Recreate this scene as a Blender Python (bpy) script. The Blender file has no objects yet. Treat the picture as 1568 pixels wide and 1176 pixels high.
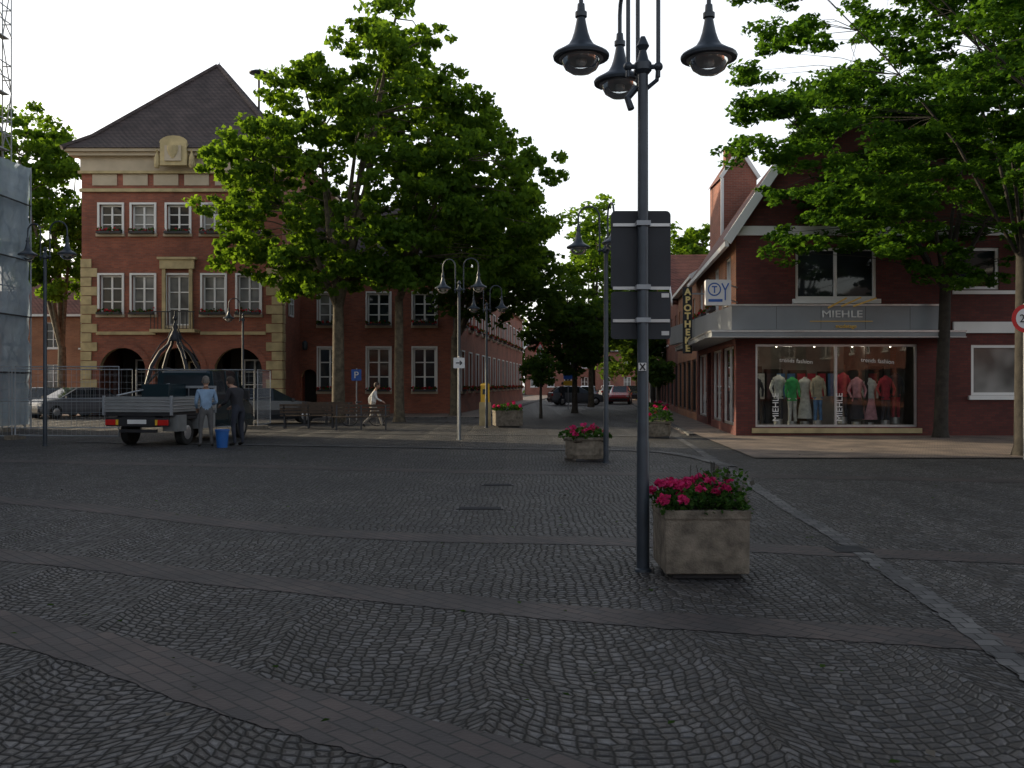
import bpy, bmesh, math, random
import numpy as np
from mathutils import Vector, Matrix
R=random.Random(11); NR=np.random.default_rng(5)
sc=bpy.context.scene
FP=1450.0
def gx(u,d): return (u-784)/FP*d
def gz(v,d): return 1.6+(588-v)/FP*d
# ------------------------------------------------------------------ material helpers
def newmat(name):
    m=bpy.data.materials.new(name); m.use_nodes=True
    nt=m.node_tree; b=nt.nodes['Principled BSDF']; return m,nt,b
def N(nt,t,**k):
    n=nt.nodes.new(t)
    for a,v in k.items(): setattr(n,a,v)
    return n
def math_(nt,op,a,b=None,c=None):
    n=N(nt,'ShaderNodeMath',operation=op)
    for i,x in enumerate((a,b,c)):
        if x is None: continue
        if isinstance(x,(int,float)): n.inputs[i].default_value=x
        else: nt.links.new(x,n.inputs[i])
    return n.outputs[0]
def mixc(nt,f,a,b,mode='MIX'):
    n=N(nt,'ShaderNodeMix',data_type='RGBA',blend_type=mode)
    for idx,x in ((0,f),(6,a),(7,b)):
        if isinstance(x,(int,float)): n.inputs[idx].default_value=x
        elif isinstance(x,tuple): n.inputs[idx].default_value=(*x[:3],1)
        else: nt.links.new(x,n.inputs[idx])
    return n.outputs[2]
def noise(nt,scale,det=3,vec=None,rough=.55):
    n=N(nt,'ShaderNodeTexNoise'); n.inputs['Scale'].default_value=scale; n.inputs['Detail'].default_value=det
    n.inputs['Roughness'].default_value=rough
    if vec is None: vec=N(nt,'ShaderNodeNewGeometry').outputs['Position']
    nt.links.new(vec,n.inputs['Vector']); return n.outputs['Fac']
def ramp(nt,f,p0,p1,c0=(0,0,0),c1=(1,1,1)):
    n=N(nt,'ShaderNodeValToRGB'); n.color_ramp.elements[0].position=p0; n.color_ramp.elements[1].position=p1
    n.color_ramp.elements[0].color=(*c0,1); n.color_ramp.elements[1].color=(*c1,1); nt.links.new(f,n.inputs[0]); return n.outputs[0]
def bump(nt,b,h,strength=.3,dist=.01):
    n=N(nt,'ShaderNodeBump'); n.inputs['Strength'].default_value=strength; n.inputs['Distance'].default_value=dist
    nt.links.new(h,n.inputs['Height']); nt.links.new(n.outputs[0],b.inputs['Normal'])
# ------------------------------------------------------------------ light, sky, camera
az=(-.90,.436); el=math.radians(17)
sd=Vector((az[0]*math.cos(el),az[1]*math.cos(el),math.sin(el))).normalized()
L=bpy.data.lights.new('sun','SUN'); L.energy=5; L.angle=math.radians(.5); L.color=(1,.85,.60); so=bpy.data.objects.new('sun',L); sc.collection.objects.link(so); so.rotation_euler=sd.to_track_quat('Z','Y').to_euler(); so.location=(-30,30,40)
wd=bpy.data.worlds.new('World'); sc.world=wd; wd.use_nodes=True; nt=wd.node_tree; bg=nt.nodes['Background']; sk=nt.nodes.new('ShaderNodeTexSky'); sk.sky_type='NISHITA'; sk.sun_disc=False; sk.sun_elevation=el; sk.sun_rotation=math.atan2(az[0],az[1]); sk.air_density=1.0; sk.dust_density=3.0; sk.ozone_density=1.0
nt.links.new(sk.outputs[0],bg.inputs[0]); bg.inputs[1].default_value=.12
# low-lying haze: bright toward the horizon, fading to the zenith, stronger toward the sun side
tc=N(nt,'ShaderNodeTexCoord'); sx=N(nt,'ShaderNodeSeparateXYZ'); nt.links.new(tc.outputs['Generated'],sx.inputs[0])
mr=N(nt,'ShaderNodeMapRange',interpolation_type='SMOOTHSTEP'); nt.links.new(sx.outputs[2],mr.inputs[0]); mr.inputs[1].default_value=.36; mr.inputs[2].default_value=.78; mr.inputs[3].default_value=1; mr.inputs[4].default_value=.09
dt=N(nt,'ShaderNodeVectorMath',operation='DOT_PRODUCT'); nt.links.new(tc.outputs['Generated'],dt.inputs[0]); dt.inputs[1].default_value=(-.3,.95,0)
m2=N(nt,'ShaderNodeMapRange'); nt.links.new(dt.outputs['Value'],m2.inputs[0]); m2.inputs[1].default_value=-.6; m2.inputs[2].default_value=.5; m2.inputs[3].default_value=.8; m2.inputs[4].default_value=1.
b2=N(nt,'ShaderNodeBackground'); b2.inputs[0].default_value=(1,.985,.96,1); nt.links.new(math_(nt,'MULTIPLY',math_(nt,'MULTIPLY',mr.outputs[0],m2.outputs[0]),.95),b2.inputs[1])
ad=N(nt,'ShaderNodeAddShader'); nt.links.new(bg.outputs[0],ad.inputs[0]); nt.links.new(b2.outputs[0],ad.inputs[1]); nt.links.new(ad.outputs[0],nt.nodes['World Output'].inputs[0])
sc.view_settings.view_transform='Standard'; sc.view_settings.look='None'; sc.view_settings.exposure=0
cd=bpy.data.cameras.new('camera'); cd.sensor_width=36; cd.lens=36*FP/1568; cd.clip_end=2000; co=bpy.data.objects.new('camera',cd); sc.collection.objects.link(co); co.location=(0,0,1.6); co.rotation_euler=(math.radians(90),0,0); sc.camera=co
# ------------------------------------------------------------------ materials
def plain(name,c,rough=.7,var=.18,scale=3.,metal=0,bmp=0,bs=60,spec=.5):
    m,nt,b=newmat(name)
    f=ramp(nt,noise(nt,scale,3),.3,.72)
    col=mixc(nt,f,tuple(x*(1-var) for x in c),tuple(min(1,x*(1+var)) for x in c))
    nt.links.new(col,b.inputs['Base Color']); b.inputs['Roughness'].default_value=rough
    b.inputs['Metallic'].default_value=metal; b.inputs['Specular IOR Level'].default_value=spec
    if bmp: bump(nt,b,noise(nt,bs,2),bmp,.01)
    return m
def wallvec(nt):
    g=N(nt,'ShaderNodeNewGeometry'); s=N(nt,'ShaderNodeSeparateXYZ'); nt.links.new(g.outputs['Position'],s.inputs[0])
    c=N(nt,'ShaderNodeCombineXYZ'); nt.links.new(math_(nt,'ADD',s.outputs[0],s.outputs[1]),c.inputs[0]); nt.links.new(s.outputs[2],c.inputs[1]); return c.outputs[0]
def brick(name,c1,c2,mortar,bw=.24,rh=.075):
    m,nt,b=newmat(name); t=N(nt,'ShaderNodeTexBrick'); nt.links.new(wallvec(nt),t.inputs['Vector'])
    t.inputs['Scale'].default_value=1; t.inputs['Brick Width'].default_value=bw; t.inputs['Row Height'].default_value=rh
    t.inputs['Mortar Size'].default_value=.006; t.inputs['Color1'].default_value=(*c1,1); t.inputs['Color2'].default_value=(*c2,1); t.inputs['Mortar'].default_value=(*mortar,1)
    f=ramp(nt,noise(nt,.7,5),.3,.75,(.62,.62,.62),(1.15,1.12,1.1))
    col=mixc(nt,1.0,t.outputs['Color'],f,'MULTIPLY'); nt.links.new(col,b.inputs['Base Color']); b.inputs['Roughness'].default_value=.85
    return m
def roofmat(name,c,row=.3):
    m,nt,b=newmat(name); g=N(nt,'ShaderNodeNewGeometry'); s=N(nt,'ShaderNodeSeparateXYZ'); nt.links.new(g.outputs['Position'],s.inputs[0])
    z=math_(nt,'FRACT',math_(nt,'DIVIDE',s.outputs[2],row*.75)); x=math_(nt,'SINE',math_(nt,'MULTIPLY',math_(nt,'ADD',s.outputs[0],s.outputs[1]),2*math.pi/.28))
    f=ramp(nt,noise(nt,1.3,5),.3,.7,tuple(q*.6 for q in c),tuple(q*1.3 for q in c))
    col=mixc(nt,ramp(nt,z,.0,.25),tuple(q*.35 for q in c),f); nt.links.new(col,b.inputs['Base Color']); b.inputs['Roughness'].default_value=.75
    bump(nt,b,math_(nt,'ADD',math_(nt,'MULTIPLY',x,.4),math_(nt,'SUBTRACT',1,z)),.7,.03); return m
def glassmat(name,c=(.02,.025,.03),rough=.04,spec=.5):
    m,nt,b=newmat(name); f=ramp(nt,noise(nt,.9,2),.35,.7)
    nt.links.new(mixc(nt,f,tuple(q*.5 for q in c),tuple(q*1.6 for q in c)),b.inputs['Base Color'])
    b.inputs['Roughness'].default_value=rough; b.inputs['Specular IOR Level'].default_value=spec
    bump(nt,b,noise(nt,1.5,2),.05,.02); return m
def leafmat(name,dark,light,trans=.45,tint=(2.9,2.5,.8)):
    m,nt,b=newmat(name); out=nt.nodes['Material Output']
    at=N(nt,'ShaderNodeAttribute'); at.attribute_name='lv'
    col=mixc(nt,at.outputs['Fac'],dark,light)
    d=N(nt,'ShaderNodeBsdfDiffuse'); nt.links.new(col,d.inputs[0])
    tr=N(nt,'ShaderNodeBsdfTranslucent'); nt.links.new(mixc(nt,1.,col,tint,'MULTIPLY'),tr.inputs[0])
    mx=N(nt,'ShaderNodeMixShader'); mx.inputs[0].default_value=trans; nt.links.new(d.outputs[0],mx.inputs[1]); nt.links.new(tr.outputs[0],mx.inputs[2]); nt.links.new(mx.outputs[0],out.inputs[0]); return m
def cobble(name):
    m,nt,b=newmat(name); g=N(nt,'ShaderNodeNewGeometry'); s=N(nt,'ShaderNodeSeparateXYZ')
    nz=N(nt,'ShaderNodeTexNoise'); nz.inputs['Scale'].default_value=.9; nz.inputs['Detail'].default_value=1; nt.links.new(g.outputs['Position'],nz.inputs['Vector'])
    va=N(nt,'ShaderNodeVectorMath',operation='MULTIPLY_ADD'); nt.links.new(nz.outputs['Color'],va.inputs[0]); va.inputs[1].default_value=(.24,.24,0); nt.links.new(g.outputs['Position'],va.inputs[2])
    nt.links.new(va.outputs[0],s.inputs[0])
    W=1.3; c=math_(nt,'SUBTRACT',math_(nt,'FRACT',math_(nt,'DIVIDE',s.outputs[0],W)),.5)
    yy=math_(nt,'ADD',s.outputs[1],math_(nt,'MULTIPLY',math_(nt,'MULTIPLY',c,c),-1.6))
    cb=N(nt,'ShaderNodeCombineXYZ'); nt.links.new(s.outputs[0],cb.inputs[0]); nt.links.new(yy,cb.inputs[1])
    outs=[]
    for feat in ('DISTANCE_TO_EDGE','F1'):
        v=N(nt,'ShaderNodeTexVoronoi',feature=feat,voronoi_dimensions='2D'); v.inputs['Scale'].default_value=14.; v.inputs['Randomness'].default_value=.46
        nt.links.new(cb.outputs[0],v.inputs['Vector']); outs.append(v)
    edge=outs[0].outputs['Distance']; cc=N(nt,'ShaderNodeSeparateColor'); nt.links.new(outs[1].outputs['Color'],cc.inputs[0])
    cv=math_(nt,'POWER',cc.outputs[0],1.9)
    stone=mixc(nt,cv,(.022,.0222,.0235),(.128,.130,.136)); stone=mixc(nt,math_(nt,'MULTIPLY',cc.outputs[1],.35),stone,(.095,.080,.065))
    big=ramp(nt,noise(nt,.3,5,rough=.65),.33,.68,(.52,.53,.57),(1.35,1.31,1.25)); stone=mixc(nt,1.,stone,big,'MULTIPLY')
    fine=noise(nt,38,2); stone=mixc(nt,1.,stone,ramp(nt,fine,.3,.7,(.7,.7,.7),(1.25,1.25,1.25)),'MULTIPLY')
    jw=noise(nt,2.3,2); j=ramp(nt,math_(nt,'SUBTRACT',edge,math_(nt,'MULTIPLY',jw,.05)),.015,.12)
    col=mixc(nt,j,(.011,.0108,.009),stone); nt.links.new(col,b.inputs['Base Color'])
    nt.links.new(math_(nt,'SUBTRACT',.88,math_(nt,'MULTIPLY',j,.32)),b.inputs['Roughness'])
    h=ramp(nt,edge,.0,.3); hh=math_(nt,'ADD',h,math_(nt,'MULTIPLY',fine,.25)); hh=math_(nt,'ADD',hh,math_(nt,'MULTIPLY',cc.outputs[2],.55)); bump(nt,b,hh,1.,.02); return m
def paver(name,c1,c2,mort,ang=.8,bw=.2,rh=.1):
    m,nt,b=newmat(name); g=N(nt,'ShaderNodeNewGeometry'); mp=N(nt,'ShaderNodeMapping'); mp.inputs['Rotation'].default_value=(0,0,ang); nt.links.new(g.outputs['Position'],mp.inputs[0])
    t=N(nt,'ShaderNodeTexBrick'); nt.links.new(mp.outputs[0],t.inputs['Vector']); t.inputs['Scale'].default_value=1; t.inputs['Brick Width'].default_value=bw; t.inputs['Row Height'].default_value=rh; t.inputs['Mortar Size'].default_value=.007
    t.inputs['Color1'].default_value=(*c1,1); t.inputs['Color2'].default_value=(*c2,1); t.inputs['Mortar'].default_value=(*mort,1); t.inputs['Bias'].default_value=-.1
    f=ramp(nt,noise(nt,1.2,5),.3,.7,(.5,.51,.55),(1.35,1.33,1.3)); nt.links.new(mixc(nt,1.,t.outputs['Color'],f,'MULTIPLY'),b.inputs['Base Color']); b.inputs['Roughness'].default_value=.7
    bump(nt,b,math_(nt,'SUBTRACT',math_(nt,'MULTIPLY',noise(nt,40,2),.4),t.outputs['Fac']),.8,.012); return m
def emis(name,c,s):
    m,nt,b=newmat(name); b.inputs['Base Color'].default_value=(*c,1); b.inputs['Emission Color'].default_value=(*c,1); b.inputs['Emission Strength'].default_value=s; return m
def seethru(name,tint=(.85,.9,.9),fac=.12):
    m,nt,b=newmat(name); out=nt.nodes['Material Output']; t=N(nt,'ShaderNodeBsdfTransparent'); t.inputs[0].default_value=(*tint,1)
    gl=N(nt,'ShaderNodeBsdfGlossy'); gl.inputs['Roughness'].default_value=.02; fr=N(nt,'ShaderNodeFresnel'); fr.inputs[0].default_value=1.45
    mx=N(nt,'ShaderNodeMixShader'); nt.links.new(math_(nt,'ADD',fr.outputs[0],fac*.3),mx.inputs[0]); nt.links.new(t.outputs[0],mx.inputs[1]); nt.links.new(gl.outputs[0],mx.inputs[2]); nt.links.new(mx.outputs[0],out.inputs[0]); return m
def netting(name):
    m,nt,b=newmat(name); out=nt.nodes['Material Output']; b.inputs['Roughness'].default_value=.8
    f=ramp(nt,noise(nt,1.5,5),.3,.7); nt.links.new(mixc(nt,f,(.24,.31,.38),(.42,.50,.58)),b.inputs['Base Color'])
    tl=N(nt,'ShaderNodeBsdfTranslucent'); tl.inputs[0].default_value=(.35,.45,.55,1)
    t=N(nt,'ShaderNodeBsdfTransparent')
    m1=N(nt,'ShaderNodeMixShader'); m1.inputs[0].default_value=.45; nt.links.new(b.outputs[0],m1.inputs[1]); nt.links.new(tl.outputs[0],m1.inputs[2])
    m3=N(nt,'ShaderNodeMixShader'); m3.inputs[0].default_value=.2; nt.links.new(m1.outputs[0],m3.inputs[1]); nt.links.new(t.outputs[0],m3.inputs[2]); nt.links.new(m3.outputs[0],out.inputs[0])
    bump(nt,b,noise(nt,2.5,3),.6,.1); return m
M=dict(
 cob=cobble('cobblestone'), band=paver('brick_band',(.072,.054,.049),(.045,.040,.040),(.012,.012,.012)), pav=paver('red_paver_sunlit_tone',(.26,.20,.16),(.20,.16,.135),(.06,.055,.05),.1),  # pav: reddish pavers lightened, sunlight of the strip put into their colour
 lightst=paver('light_setts',(.13,.13,.128),(.05,.05,.052),(.014,.014,.014),.1,.15,.14),
 hallb=brick('hall_brick',(.37,.115,.066),(.26,.082,.052),(.2,.15,.12)), shopb=brick('shop_brick',(.16,.04,.032),(.108,.028,.025),(.06,.045,.04)),
 orb=brick('orange_brick',(.42,.18,.09),(.34,.14,.07),(.3,.25,.2)), redb=brick('red_brick',(.30,.10,.065),(.23,.078,.052),(.25,.2,.17)),
 stone=plain('sandstone',(.46,.37,.20),.85,.25,2.), cream=plain('cream_render',(.49,.41,.30),.85,.15,1.), white=plain('white_paint',(.76,.76,.74),.5,.06,1.),
 plaster=plain('white_plaster',(.55,.53,.48),.85,.12,.8), grey=plain('grey_metal_panel',(.25,.27,.29),.45,.1,.8), roofd=roofmat('dark_tiles',(.062,.045,.042)), roofr=roofmat('red_tiles',(.17,.06,.042)),
 g=glassmat('window_glass'), gc=glassmat('window_glass_curtain',(.2,.2,.19),.12), gshop=seethru('shop_glass'), gl=seethru('lamp_glass',(.9,.92,.92),.3),
 lamp=plain('lamp_paint',(.04,.052,.066),.4,.2,6.,metal=.2), dark=plain('dark_metal',(.025,.025,.028),.5,.2,6.), signback=plain('sign_back',(.022,.025,.032),.6,.2,4.), alu=plain('aluminium',(.5,.5,.5),.35,.1,5.,metal=.7),
 galv=plain('galvanised',(.34,.36,.38),.5,.12,5.,metal=.4), conc=plain('exposed_concrete',(.18,.155,.12),.95,.45,9.,bmp=1.,bs=70), soil=plain('soil',(.04,.03,.02),.95,.3,20.),
 bark=plain('bark',(.11,.09,.06),.92,.5,5.,bmp=1.,bs=18), barkd=plain('dark_bark',(.035,.03,.024),.92,.4,6.,bmp=1.,bs=20),
 leaf=leafmat('plane_leaf',(.026,.062,.012),(.098,.182,.03),.52), leafr=leafmat('robinia_leaf',(.020,.058,.012),(.065,.15,.03),.48), leafd=leafmat('dark_leaf',(.020,.046,.013),(.055,.10,.026),.42),
 leafp=leafmat('geranium_leaf',(.02,.055,.015),(.07,.14,.035),.35,(1.4,1.5,.6)), pink=leafmat('pink_petal',(.4,.02,.10),(.75,.07,.24),.3,(1.2,.6,.8)), redf=leafmat('red_petal',(.35,.02,.03),(.6,.05,.07),.3,(1.2,.5,.5)), greyl=leafmat('grey_leaf',(.07,.07,.06),(.2,.18,.15),.3,(1,1,1)),
 net=netting('scaffold_net'), yellow=plain('yellow',(.75,.45,.03),.5,.05), blue=plain('blue_sign',(.03,.12,.45),.4,.05), red=plain('red_sign',(.6,.02,.02),.4,.05), tyre=plain('tyre',(.018,.018,.018),.85,.2,20.),
 pteal=plain('dark_teal_paint',(.010,.026,.034),.25,.1,1.), pdark=plain('dark_paint',(.025,.028,.033),.2,.1,1.), psil=plain('silver_paint',(.17,.18,.2),.35,.05,1.,metal=.4), pred=plain('red_paint',(.4,.02,.02),.25,.05), pblue=plain('pale_blue_paint',(.45,.52,.6),.3,.05),
 board=plain('alu_sideboard',(.27,.28,.28),.5,.2,2.,metal=.2), tail=plain('tail_light',(.55,.02,.015),.2,.05), wood=plain('bench_wood',(.07,.045,.028),.7,.3,8.),
 skin=plain('skin',(.45,.27,.19),.6,.08), hairm=plain('hair_brown',(.05,.03,.02),.7,.2,30.), hairg=plain('hair_grey',(.16,.14,.12),.7,.2,30.), cloth_b=plain('light_blue_jacket',(.22,.33,.47),.9,.2,6.,bmp=.5,bs=12), trous=plain('grey_trousers',(.11,.11,.11),.9,.2,6.,bmp=.5,bs=12),
 cloth_d=plain('dark_jacket',(.025,.025,.03),.9,.2,6.), jeans=plain('dark_jeans',(.03,.035,.05),.9,.2,6.), cloth_w=plain('white_jacket',(.68,.67,.64),.9,.1,6.), trous_l=plain('beige_trousers',(.4,.36,.3),.9,.1,6.), shoe=plain('shoe',(.02,.018,.015),.6,.1), bucket=plain('blue_plastic',(.02,.12,.4),.4,.1),
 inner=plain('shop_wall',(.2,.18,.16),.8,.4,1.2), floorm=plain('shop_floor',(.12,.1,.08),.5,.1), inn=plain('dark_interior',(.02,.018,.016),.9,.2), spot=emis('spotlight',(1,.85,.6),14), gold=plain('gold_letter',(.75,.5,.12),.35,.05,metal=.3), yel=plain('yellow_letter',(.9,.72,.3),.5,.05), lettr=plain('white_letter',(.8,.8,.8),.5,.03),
)
for i,c in enumerate([(.04,.32,.10),(.5,.5,.48),(.38,.03,.05),(.03,.03,.04),(.08,.18,.36),(.5,.24,.28),(.4,.36,.28)]): M['c%d'%i]=plain('garment_%d'%i,c,.9,.3,8.)
# ------------------------------------------------------------------ mesh builder
def I(a,b,c): return (a,b,c)
def frame(O,U,Nn):
    O=Vector(O);U=Vector(U).normalized();Nn=Vector(Nn).normalized()
    return lambda u,v,w: tuple(O+U*u+Nn*w+Vector((0,0,v)))
class MB:
    def __init__(s): s.v=[];s.f=[];s.fm=[];s.mats=[]
    def mi(s,m):
        m=M[m] if isinstance(m,str) else m
        if m not in s.mats: s.mats.append(m)
        return s.mats.index(m)
    def face(s,m,pts):
        i=len(s.v); s.v+=[tuple(p) for p in pts]; s.f.append(tuple(range(i,i+len(pts)))); s.fm.append(s.mi(m))
    def raw(s,m,vs,fs):
        i=len(s.v); s.v+=[tuple(p) for p in vs]; k=s.mi(m)
        for f in fs: s.f.append(tuple(i+q for q in f)); s.fm.append(k)
    def box(s,m,u0,u1,v0,v1,w0,w1,F=I):
        vs=[F(a,b,c) for a in (u0,u1) for b in (v0,v1) for c in (w0,w1)]
        s.raw(m,vs,[(0,1,3,2),(4,6,7,5),(0,4,5,1),(2,3,7,6),(0,2,6,4),(1,5,7,3)])
    def beam(s,m,a,b,w,h):
        a=Vector(a);b=Vector(b);d=(b-a).normalized();up=Vector((0,0,1)) if abs(d.z)<.95 else Vector((1,0,0)); r=d.cross(up).normalized();u=r.cross(d)
        vs=[p+r*x*w/2+u*y*h/2 for p in (a,b) for x,y in ((-1,-1),(1,-1),(1,1),(-1,1))]
        s.raw(m,vs,[(0,1,2,3),(7,6,5,4),(0,4,5,1),(1,5,6,2),(2,6,7,3),(3,7,4,0)])
    def tube(s,m,pts,rads,n=8):
        pts=[Vector(p) for p in pts]
        if not hasattr(rads,'__len__'): rads=[rads]*len(pts)
        vs=[];fs=[];r=None
        for i,p in enumerate(pts):
            d=(pts[min(i+1,len(pts)-1)]-pts[max(i-1,0)]).normalized()
            if r is None: r=d.cross(Vector((0,0,1)) if abs(d.z)<.9 else Vector((1,0,0))).normalized()
            else: r=(r-d*r.dot(d)).normalized()
            q=d.cross(r)
            for k in range(n):
                a=2*math.pi*k/n; vs.append(p+(r*math.cos(a)+q*math.sin(a))*rads[i])
        for i in range(len(pts)-1):
            for k in range(n): fs.append((i*n+k,i*n+(k+1)%n,(i+1)*n+(k+1)%n,(i+1)*n+k))
        fs.append(tuple(range(n))[::-1]); fs.append(tuple((len(pts)-1)*n+k for k in range(n))); s.raw(m,vs,fs)
    def lathe(s,m,c,prof,n=16,sx=1,sy=1,F=None):
        vs=[];fs=[]
        for r,z in prof:
            for k in range(n):
                a=2*math.pi*k/n; p=(c[0]+r*math.cos(a)*sx,c[1]+r*math.sin(a)*sy,c[2]+z); vs.append(p)
        for i in range(len(prof)-1):
            for k in range(n): fs.append((i*n+k,i*n+(k+1)%n,(i+1)*n+(k+1)%n,(i+1)*n+k))
        fs.append(tuple(range(n))[::-1]); fs.append(tuple((len(prof)-1)*n+k for k in range(n))); s.raw(m,vs,fs)
    def ball(s,m,c,r,n=12,sx=1,sy=1,sz=1):
        s.lathe(m,c,[(max(.001,r*math.sin(math.pi*i/8)),-r*sz*math.cos(math.pi*i/8)) for i in range(9)],n,sx,sy)
    def wall(s,m,F,u0,u1,v0,v1,ops,dep=.2,archm=None):
        us=sorted(set([u0,u1]+[o[0] for o in ops]+[o[1] for o in ops])); vs=sorted(set([v0,v1]+[o[2] for o in ops]+[o[3] for o in ops]))
        for a,b in zip(us,us[1:]):
            for c,d in zip(vs,vs[1:]):
                x,y=(a+b)/2,(c+d)/2
                if any(o[0]<x<o[1] and o[2]<y<o[3] for o in ops): continue
                s.face(m,[F(a,c,0),F(b,c,0),F(b,d,0),F(a,d,0)])
        for o in ops:
            a,b,c,d=o[:4]
            if len(o)>4 and o[4]=='arch':
                r=(b-a)/2; sp=d-r; K=10
                arc=[(a+r-r*math.cos(math.pi*k/K/1),sp+r*math.sin(math.pi*k/K)) for k in range(K+1)]
                for k in range(K):
                    p,q=arc[k],arc[k+1]; cn=(a,d) if k<K/2 else (b,d)
                    s.face(m,[F(p[0],p[1],0),F(q[0],q[1],0),F(cn[0],cn[1],0)])
                    s.face(archm or m,[F(p[0],p[1],0),F(q[0],q[1],0),F(q[0],q[1],-dep),F(p[0],p[1],-dep)])
                s.face(m,[F(a,c,0),F(a,sp,0),F(a,sp,-dep),F(a,c,-dep)]); s.face(m,[F(b,c,0),F(b,sp,0),F(b,sp,-dep),F(b,c,-dep)])
            else:
                for p,q in (((a,c),(b,c)),((b,c),(b,d)),((b,d),(a,d)),((a,d),(a,c))):
                    s.face(m,[F(p[0],p[1],0),F(q[0],q[1],0),F(q[0],q[1],-dep),F(p[0],p[1],-dep)])
    def window(s,F,a,b,c,d,cols=2,rows=2,t=.06,back=.14,fr='white',gm=None,top=None):
        gm=gm or R.choice(['g','g','gc']); 
        s.face(gm,[F(a,c,-back),F(b,c,-back),F(b,d,-back),F(a,d,-back)])
        w0,w1=-back+.004,-back+.07
        s.box(fr,a+.002,a+t,c+.002,d-.002,w0,w1,F);s.box(fr,b-t,b-.002,c+.002,d-.002,w0,w1,F);s.box(fr,a+t,b-t,c+.002,c+t,w0,w1,F);s.box(fr,a+t,b-t,d-t,d-.002,w0,w1,F)
        for i in range(1,cols):
            x=a+(b-a)*i/cols; s.box(fr,x-t*.5,x+t*.5,c+t,d-t,w0,w1-.003,F)
        for j in range(1,rows):
            y=c+(d-c)*j/rows; s.box(fr,a+t,b-t,y-t*.3,y+t*.3,w0,w1-.012,F)
        if top: 
            y=c+(d-c)*top; s.box(fr,a+t,b-t,y-t*.6,y+t*.6,w0,w1-.009,F)
    def obj(s,name,parent=None,smooth=None,bevel=0,sub=(0,0,0)):
        me=bpy.data.meshes.new(name); V=np.array(s.v,dtype=float)-np.array(sub) if s.v else []
        me.from_pydata([tuple(p) for p in V],[],s.f); me.polygons.foreach_set('material_index',s.fm)
        for m in s.mats: me.materials.append(m)
        me.update(); o=bpy.data.objects.new(name,me); sc.collection.objects.link(o)
        if smooth:
            me.polygons.foreach_set('use_smooth',[True]*len(me.polygons))
            try: me.set_sharp_from_angle(angle=math.radians(smooth))
            except Exception: pass
        if bevel:
            bv=o.modifiers.new('b','BEVEL'); bv.width=bevel; bv.segments=2; bv.limit_method='ANGLE'
        if parent: o.parent=parent
        return o
def empty(name,loc=(0,0,0),yaw=0,s=1):
    e=bpy.data.objects.new(name,None); e.location=loc; e.rotation_euler=(0,0,yaw); e.scale=(s,s,s); sc.collection.objects.link(e); e.empty_display_size=.3; return e
def leafobj(name,parent,P,size,mats,midx=None,up=.5,aspect=.7,sub=(0,0,0),jit=.35,lv=None):
    P=np.asarray(P,dtype=float)-np.array(sub); n=len(P)
    nrm=NR.normal(size=(n,3)); nrm[:,2]=np.abs(nrm[:,2])+up; nrm/=np.linalg.norm(nrm,axis=1)[:,None]
    t=NR.normal(size=(n,3)); t-=nrm*np.sum(t*nrm,axis=1)[:,None]; t/=np.linalg.norm(t,axis=1)[:,None]
    b=np.cross(nrm,t); L=(size*(1+jit*NR.uniform(-1,1,n)))[:,None]; Wd=L*aspect*.5
    V=np.empty((n,4,3)); V[:,0]=P-t*L*.5; V[:,1]=P+b*Wd+nrm*L*.08; V[:,2]=P+t*L*.5; V[:,3]=P-b*Wd+nrm*L*.08
    me=bpy.data.meshes.new(name); me.vertices.add(4*n); me.vertices.foreach_set('co',V.reshape(-1))
    me.loops.add(4*n); me.loops.foreach_set('vertex_index',np.arange(4*n,dtype=np.int32))
    me.polygons.add(n); me.polygons.foreach_set('loop_start',np.arange(0,4*n,4,dtype=np.int32)); me.polygons.foreach_set('loop_total',np.full(n,4,dtype=np.int32))
    if midx is not None: me.polygons.foreach_set('material_index',np.asarray(midx,dtype=np.int32))
    for m in mats: me.materials.append(M[m])
    me.update()
    if lv is None: lv=NR.random(n)
    else: lv=np.clip(.55*np.asarray(lv)+.45*NR.random(n),0,1)
    a=me.attributes.new('lv','FLOAT','POINT'); a.data.foreach_set('value',np.repeat(lv,4).astype(np.float32))
    o=bpy.data.objects.new(name,me); sc.collection.objects.link(o); o.parent=parent; return o
def txt(s,parent,loc,rot,size,mat,name='lettering',ext=.02,align='CENTER',bold=0):
    c=bpy.data.curves.new(name,'FONT'); c.body=s; c.size=size; c.extrude=ext; c.align_x=align; c.offset=bold
    o=bpy.data.objects.new(name,c); sc.collection.objects.link(o)
    dg=bpy.context.evaluated_depsgraph_get(); me=bpy.data.meshes.new_from_object(o.evaluated_get(dg)); bpy.data.objects.remove(o)
    o=bpy.data.objects.new(name,me); me.materials.clear(); me.materials.append(M[mat]); sc.collection.objects.link(o); o.location=loc; o.rotation_euler=rot; o.parent=parent; return o
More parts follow.
